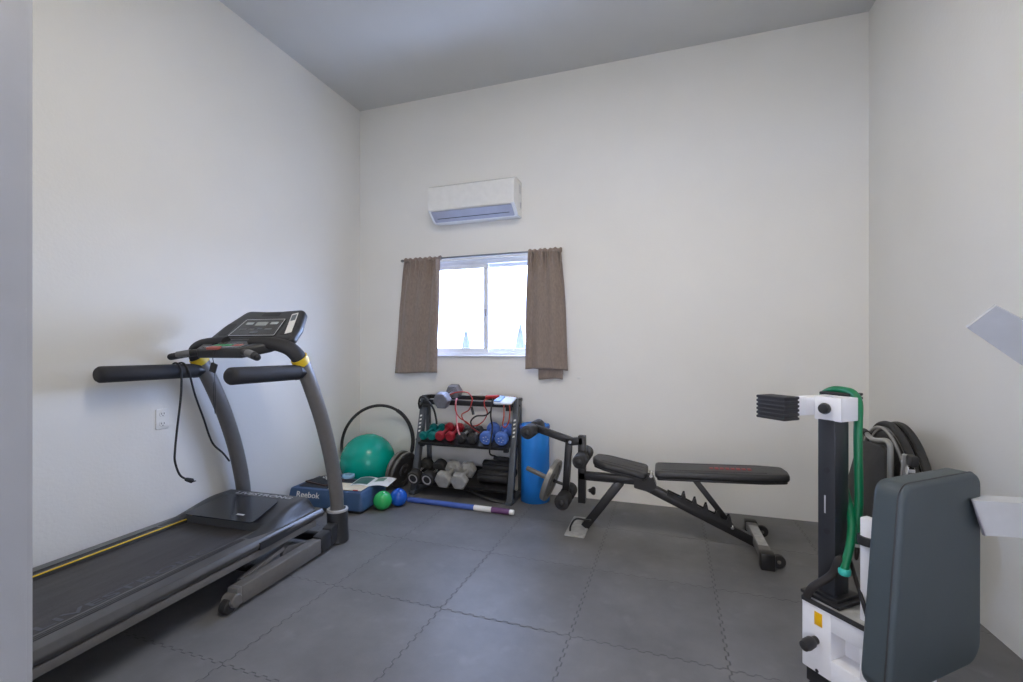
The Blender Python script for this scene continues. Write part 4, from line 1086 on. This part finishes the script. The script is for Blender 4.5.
MB().box((.335, .035, -.03), (.10, .07, .30), .008, mA).build('floor_foot', M_blk, mc)
tb = MB().bar(am(.335, .08, .03), Vector((.03, -.20, .045)), .05, .05); tb.build('floor_tie', M_blk, mc)
# dark strap looped round the column foot
sb_ = MB().tube([(-.092, .03, .358), (-.085, .012, .40), (-.055, -.03, .455), (-.05, -.05, .512), (-.02, -.055, .512), (.0, -.055, .500), (-.03, -.09, .46), (-.07, -.14, .40), (-.085, -.16, .36)], .012, 10, 6, squash=(1, .45), up=(0, 0, 1)); sb_.build('strap', M_band, mc)

# green resistance tube hanging from the crossbar
P0 = Vector((0, 0, 0))
gt = thing('resistance_tube', 'thick green resistance tube hanging over the machine crossbar', 'resistance tube', (MX, MY, 0), (0, 0, R(MA)))
def mlt(l): return [Vector(q) for q in l]
MB().tube([(.135, .132, .995), (.138, .122, 1.03), (.132, .085, 1.0495), (.124, .045, 1.0515), (.108, .002, 1.045), (.090, -.026, 1.015), (.074, -.035, .95), (.064, -.04, .90), (.058, -.045, .80), (.052, -.05, .70), (.046, -.05, .62), (.042, -.05, .552)], .0130, 14, 6).build('tube', M_green, gt)
MB().tube([(.135, .132, .995), (.118, .112, .94), (.098, .075, .85), (.078, .03, .76), (.052, -.01, .70), (.030, -.04, .63), (-.012, -.062, .565), (-.040, -.064, .505), (-.044, -.064, .488)], .0125, 14, 6).build('tube', M_green, gt)
MB().lathe([(0, 0), (.014, 0), (.017, .004), (.018, .016), (.016, .022), (0, .022)], frame_to((-.0445, -.064, .468), (-.042, -.064, .60)), 20).build('end_cap', M_tealcap, gt)
MB().lathe([(0, 0), (.010, 0), (.014, .004), (.014, .012), (.0, .014)], frame_to((.042, -.05, .54), (.042, -.05, .6)), 18).build('end_cap', M_plas, gt)
MB().tube([(.042, -.05, .545), (.046, -.052, .53), (.044, -.05, .505), (.036, -.05, .50), (.034, -.05, .53), (.041, -.05, .542)], .0035, 8, 4).build('clip', M_brown, gt)

# ------------------------------------------------------------------ folded wheelchair by the side wall
wc = thing('wheelchair', 'folded black wheelchair with grey tube frame standing by the wall behind the machine', 'wheelchair', (1.140, 2.9, 0), (0, 0, R(-95)))
WR = .408
for k, t_ in enumerate((0, .046)):
    cm = Matrix.Translation((0, t_, WR)) @ Matrix.Rotation(R(90), 4, 'X')
    ty = MB().lathe([(WR-.030, -.012), (WR-.012, -.018), (WR-.003, -.012), (WR, 0), (WR-.003, .012), (WR-.012, .018), (WR-.030, .012), (WR-.030, -.012)], cm, 72).build('wheel_tyre', M_tyre, wc)
    MB().lathe([(WR-.044, -.009), (WR-.030, -.011), (WR-.030, .011), (WR-.044, .009), (WR-.044, -.009)], cm, 72).build('rim', M_tube, ty)
    MB().lathe([(.03, -.004), (WR-.05, -.002), (WR-.043, 0), (WR-.05, .002), (.03, .004), (.03, -.004)], cm, 48).build('spoke_guard', M_spk, ty)
    MB().cyl((0, t_-.03, WR), (0, t_+.02, WR), .03, 20).build('hub', M_tube, ty)
rp_ = [Vector((math.cos(a)*(WR-.035), -.030, WR+math.sin(a)*(WR-.035))) for a in [2*PI*i/60 for i in range(60)]]
hr_ = MB().tube(rp_, .0075, 10, 1, closed=True)
for i in range(0, 60, 12): hr_.bar(rp_[i], (rp_[i].x*.985, -.004, WR+(rp_[i].z-WR)*.985), .008, .008)
hr_.build('hand_rim', M_tube, wc)
ct = -.080
MB().tube([(.275, ct, .10), (.285, ct, .45), (.291, ct, .60), (.293, ct, .70), (.282, ct, .742), (.235, ct, .752), (.15, ct, .738), (.06, ct-.0, .724), (-.01, ct, .727), (-.06, ct, .738)], .0125, 14, 6).build('back_cane', M_tube, wc)
MB().tube([(-.05, ct, .737), (-.10, ct, .742), (-.14, ct, .735), (-.16, ct, .712)], .0165, 14, 5).build('push_handle', M_foam, wc)
MB().tube([(-.12, ct, .72), (-.10, ct-.01, .69), (-.10, ct, .64)], .007, 10, 5).build('brake_lever', M_tube, wc)
ol = fillet([(-.165, .67), (-.42, .345), (-.40, .315), (-.17, .262), (.12, .30), (.275, .36), (.275, .70), (.20, .722), (-.02, .705)], [.03, .02, .02, .03, .03, .03, .03, .03, .03], 4)
ol = list(reversed(ol)) if False else ol
fbm = plane_m((0, ct+.006, 0), (1, 0, 0), (0, 0, 1))
MB().pillow(ol, .022, .010, fbm, puff=.020).build('back_fabric', M_fab, wc, 60)
for dz in (0, .030): MB().tube([(-.40, ct-.0, .325-dz*.2), (-.28, ct-.014, .31-dz), (-.17, ct-.016, .29-dz), (-.05, ct-.016, .30-dz)], .004, 8, 4).build('seam_piping', M_iron, wc)
MB().bar((.345, -.05, .50), (.385, -.05, .72), .03, .022, bev=.006).build('arm_bracket', M_tube, wc)
MB().cyl((.42, -.06, .655), (.42, -.035, .655), .02, 16).build('bracket_knob', M_chrome, wc)
MB().box((.425, -.04, .70), (.06, .03, .05), .008).build('bracket_clamp', M_blk, wc)
MB().bar((.30, -.06, .40), (.55, -.06, .40), .022, .022).build('side_frame', M_tube, wc)
MB().bar((.52, -.06, .40), (.55, -.06, .09), .022, .022, up=(0, 1, 0)).build('side_frame', M_tube, wc)
MB().bar((0, -.04, .40), (.30, -.07, .42), .022, .022).build('side_frame', M_tube, wc)
cw = MB().cyl((.55, -.075, .075), (.55, -.045, .075), .075, 28, .008).build('caster_wheel', M_tyre, wc)
cw = MB().bar((.275, -.08, .11), (.52, -.06, .14), .02, .02); cw.build('side_frame', M_tube, wc)

# ------------------------------------------------------------------ light, world, camera
wd = bpy.data.worlds.new('World'); sc.world = wd; wd.use_nodes = True
bg = wd.node_tree.nodes['Background']
bg.inputs['Strength'].default_value = 1.0
nt = wd.node_tree; N = nt.nodes; L = nt.links
tc = N.new('ShaderNodeTexCoord'); sx_ = N.new('ShaderNodeSeparateXYZ'); L.new(tc.outputs['Generated'], sx_.inputs[0])
mr = N.new('ShaderNodeMapRange'); mr.inputs[1].default_value = -.5; mr.inputs[2].default_value = .5; L.new(sx_.outputs[1], mr.inputs[0])
mx = N.new('ShaderNodeMix'); mx.data_type = 'RGBA'; L.new(mr.outputs[0], mx.inputs['Factor'])
SKY_A = (1.45, 1.32, 1.2, 1); SKY_B = (6.8, 8.6, 14.5, 1)      # hazy warm side behind the camera, clear blue side beyond the window
mx.inputs['A'].default_value = SKY_A; mx.inputs['B'].default_value = SKY_B
L.new(mx.outputs['Result'], bg.inputs['Color'])
pt = bpy.data.lights.new('window_portal', 'AREA'); pt.shape = 'RECTANGLE'; pt.size = WW; pt.size_y = WH; pt.cycles.is_portal = True
pd = bpy.data.lights.new('door_portal', 'AREA'); pd.shape = 'RECTANGLE'; pd.size = DX1-DX0; pd.size_y = DZ; pd.cycles.is_portal = True
pq = bpy.data.objects.new('door_portal', pd); COL.objects.link(pq); pq.location = ((DX0+DX1)/2, YF-T-.01, DZ/2); pq.rotation_euler = (R(90), 0, 0)
po = bpy.data.objects.new('window_portal', pt); COL.objects.link(po); po.location = ((WX0+WX1)/2, YB+T+.02, (WZ0+WZ1)/2); po.rotation_euler = (R(-90), 0, 0)

th = math.atan(150.5/452.5)
cam = bpy.data.cameras.new('Camera'); cam.sensor_width = 36; cam.sensor_fit = 'HORIZONTAL'; cam.lens = 452/1023*36
cam.shift_y = 8/1023; cam.clip_start = .02
co = bpy.data.objects.new('Camera', cam); COL.objects.link(co)
co.location = (0, 0, 1.2); co.rotation_euler = (R(90), 0, th)
sc.camera = co
vs_ = sc.view_settings
sc.display_settings.display_device = 'sRGB'
vs_.view_transform = 'Standard'; vs_.look = 'None'; vs_.gamma = 1; vs_.use_curve_mapping = False; vs_.exposure = 1.0
try:
    sc.cycles.max_bounces = 8; sc.cycles.diffuse_bounces = 6; sc.cycles.use_denoising = True; sc.cycles.sample_clamp_indirect = 6
except Exception: pass
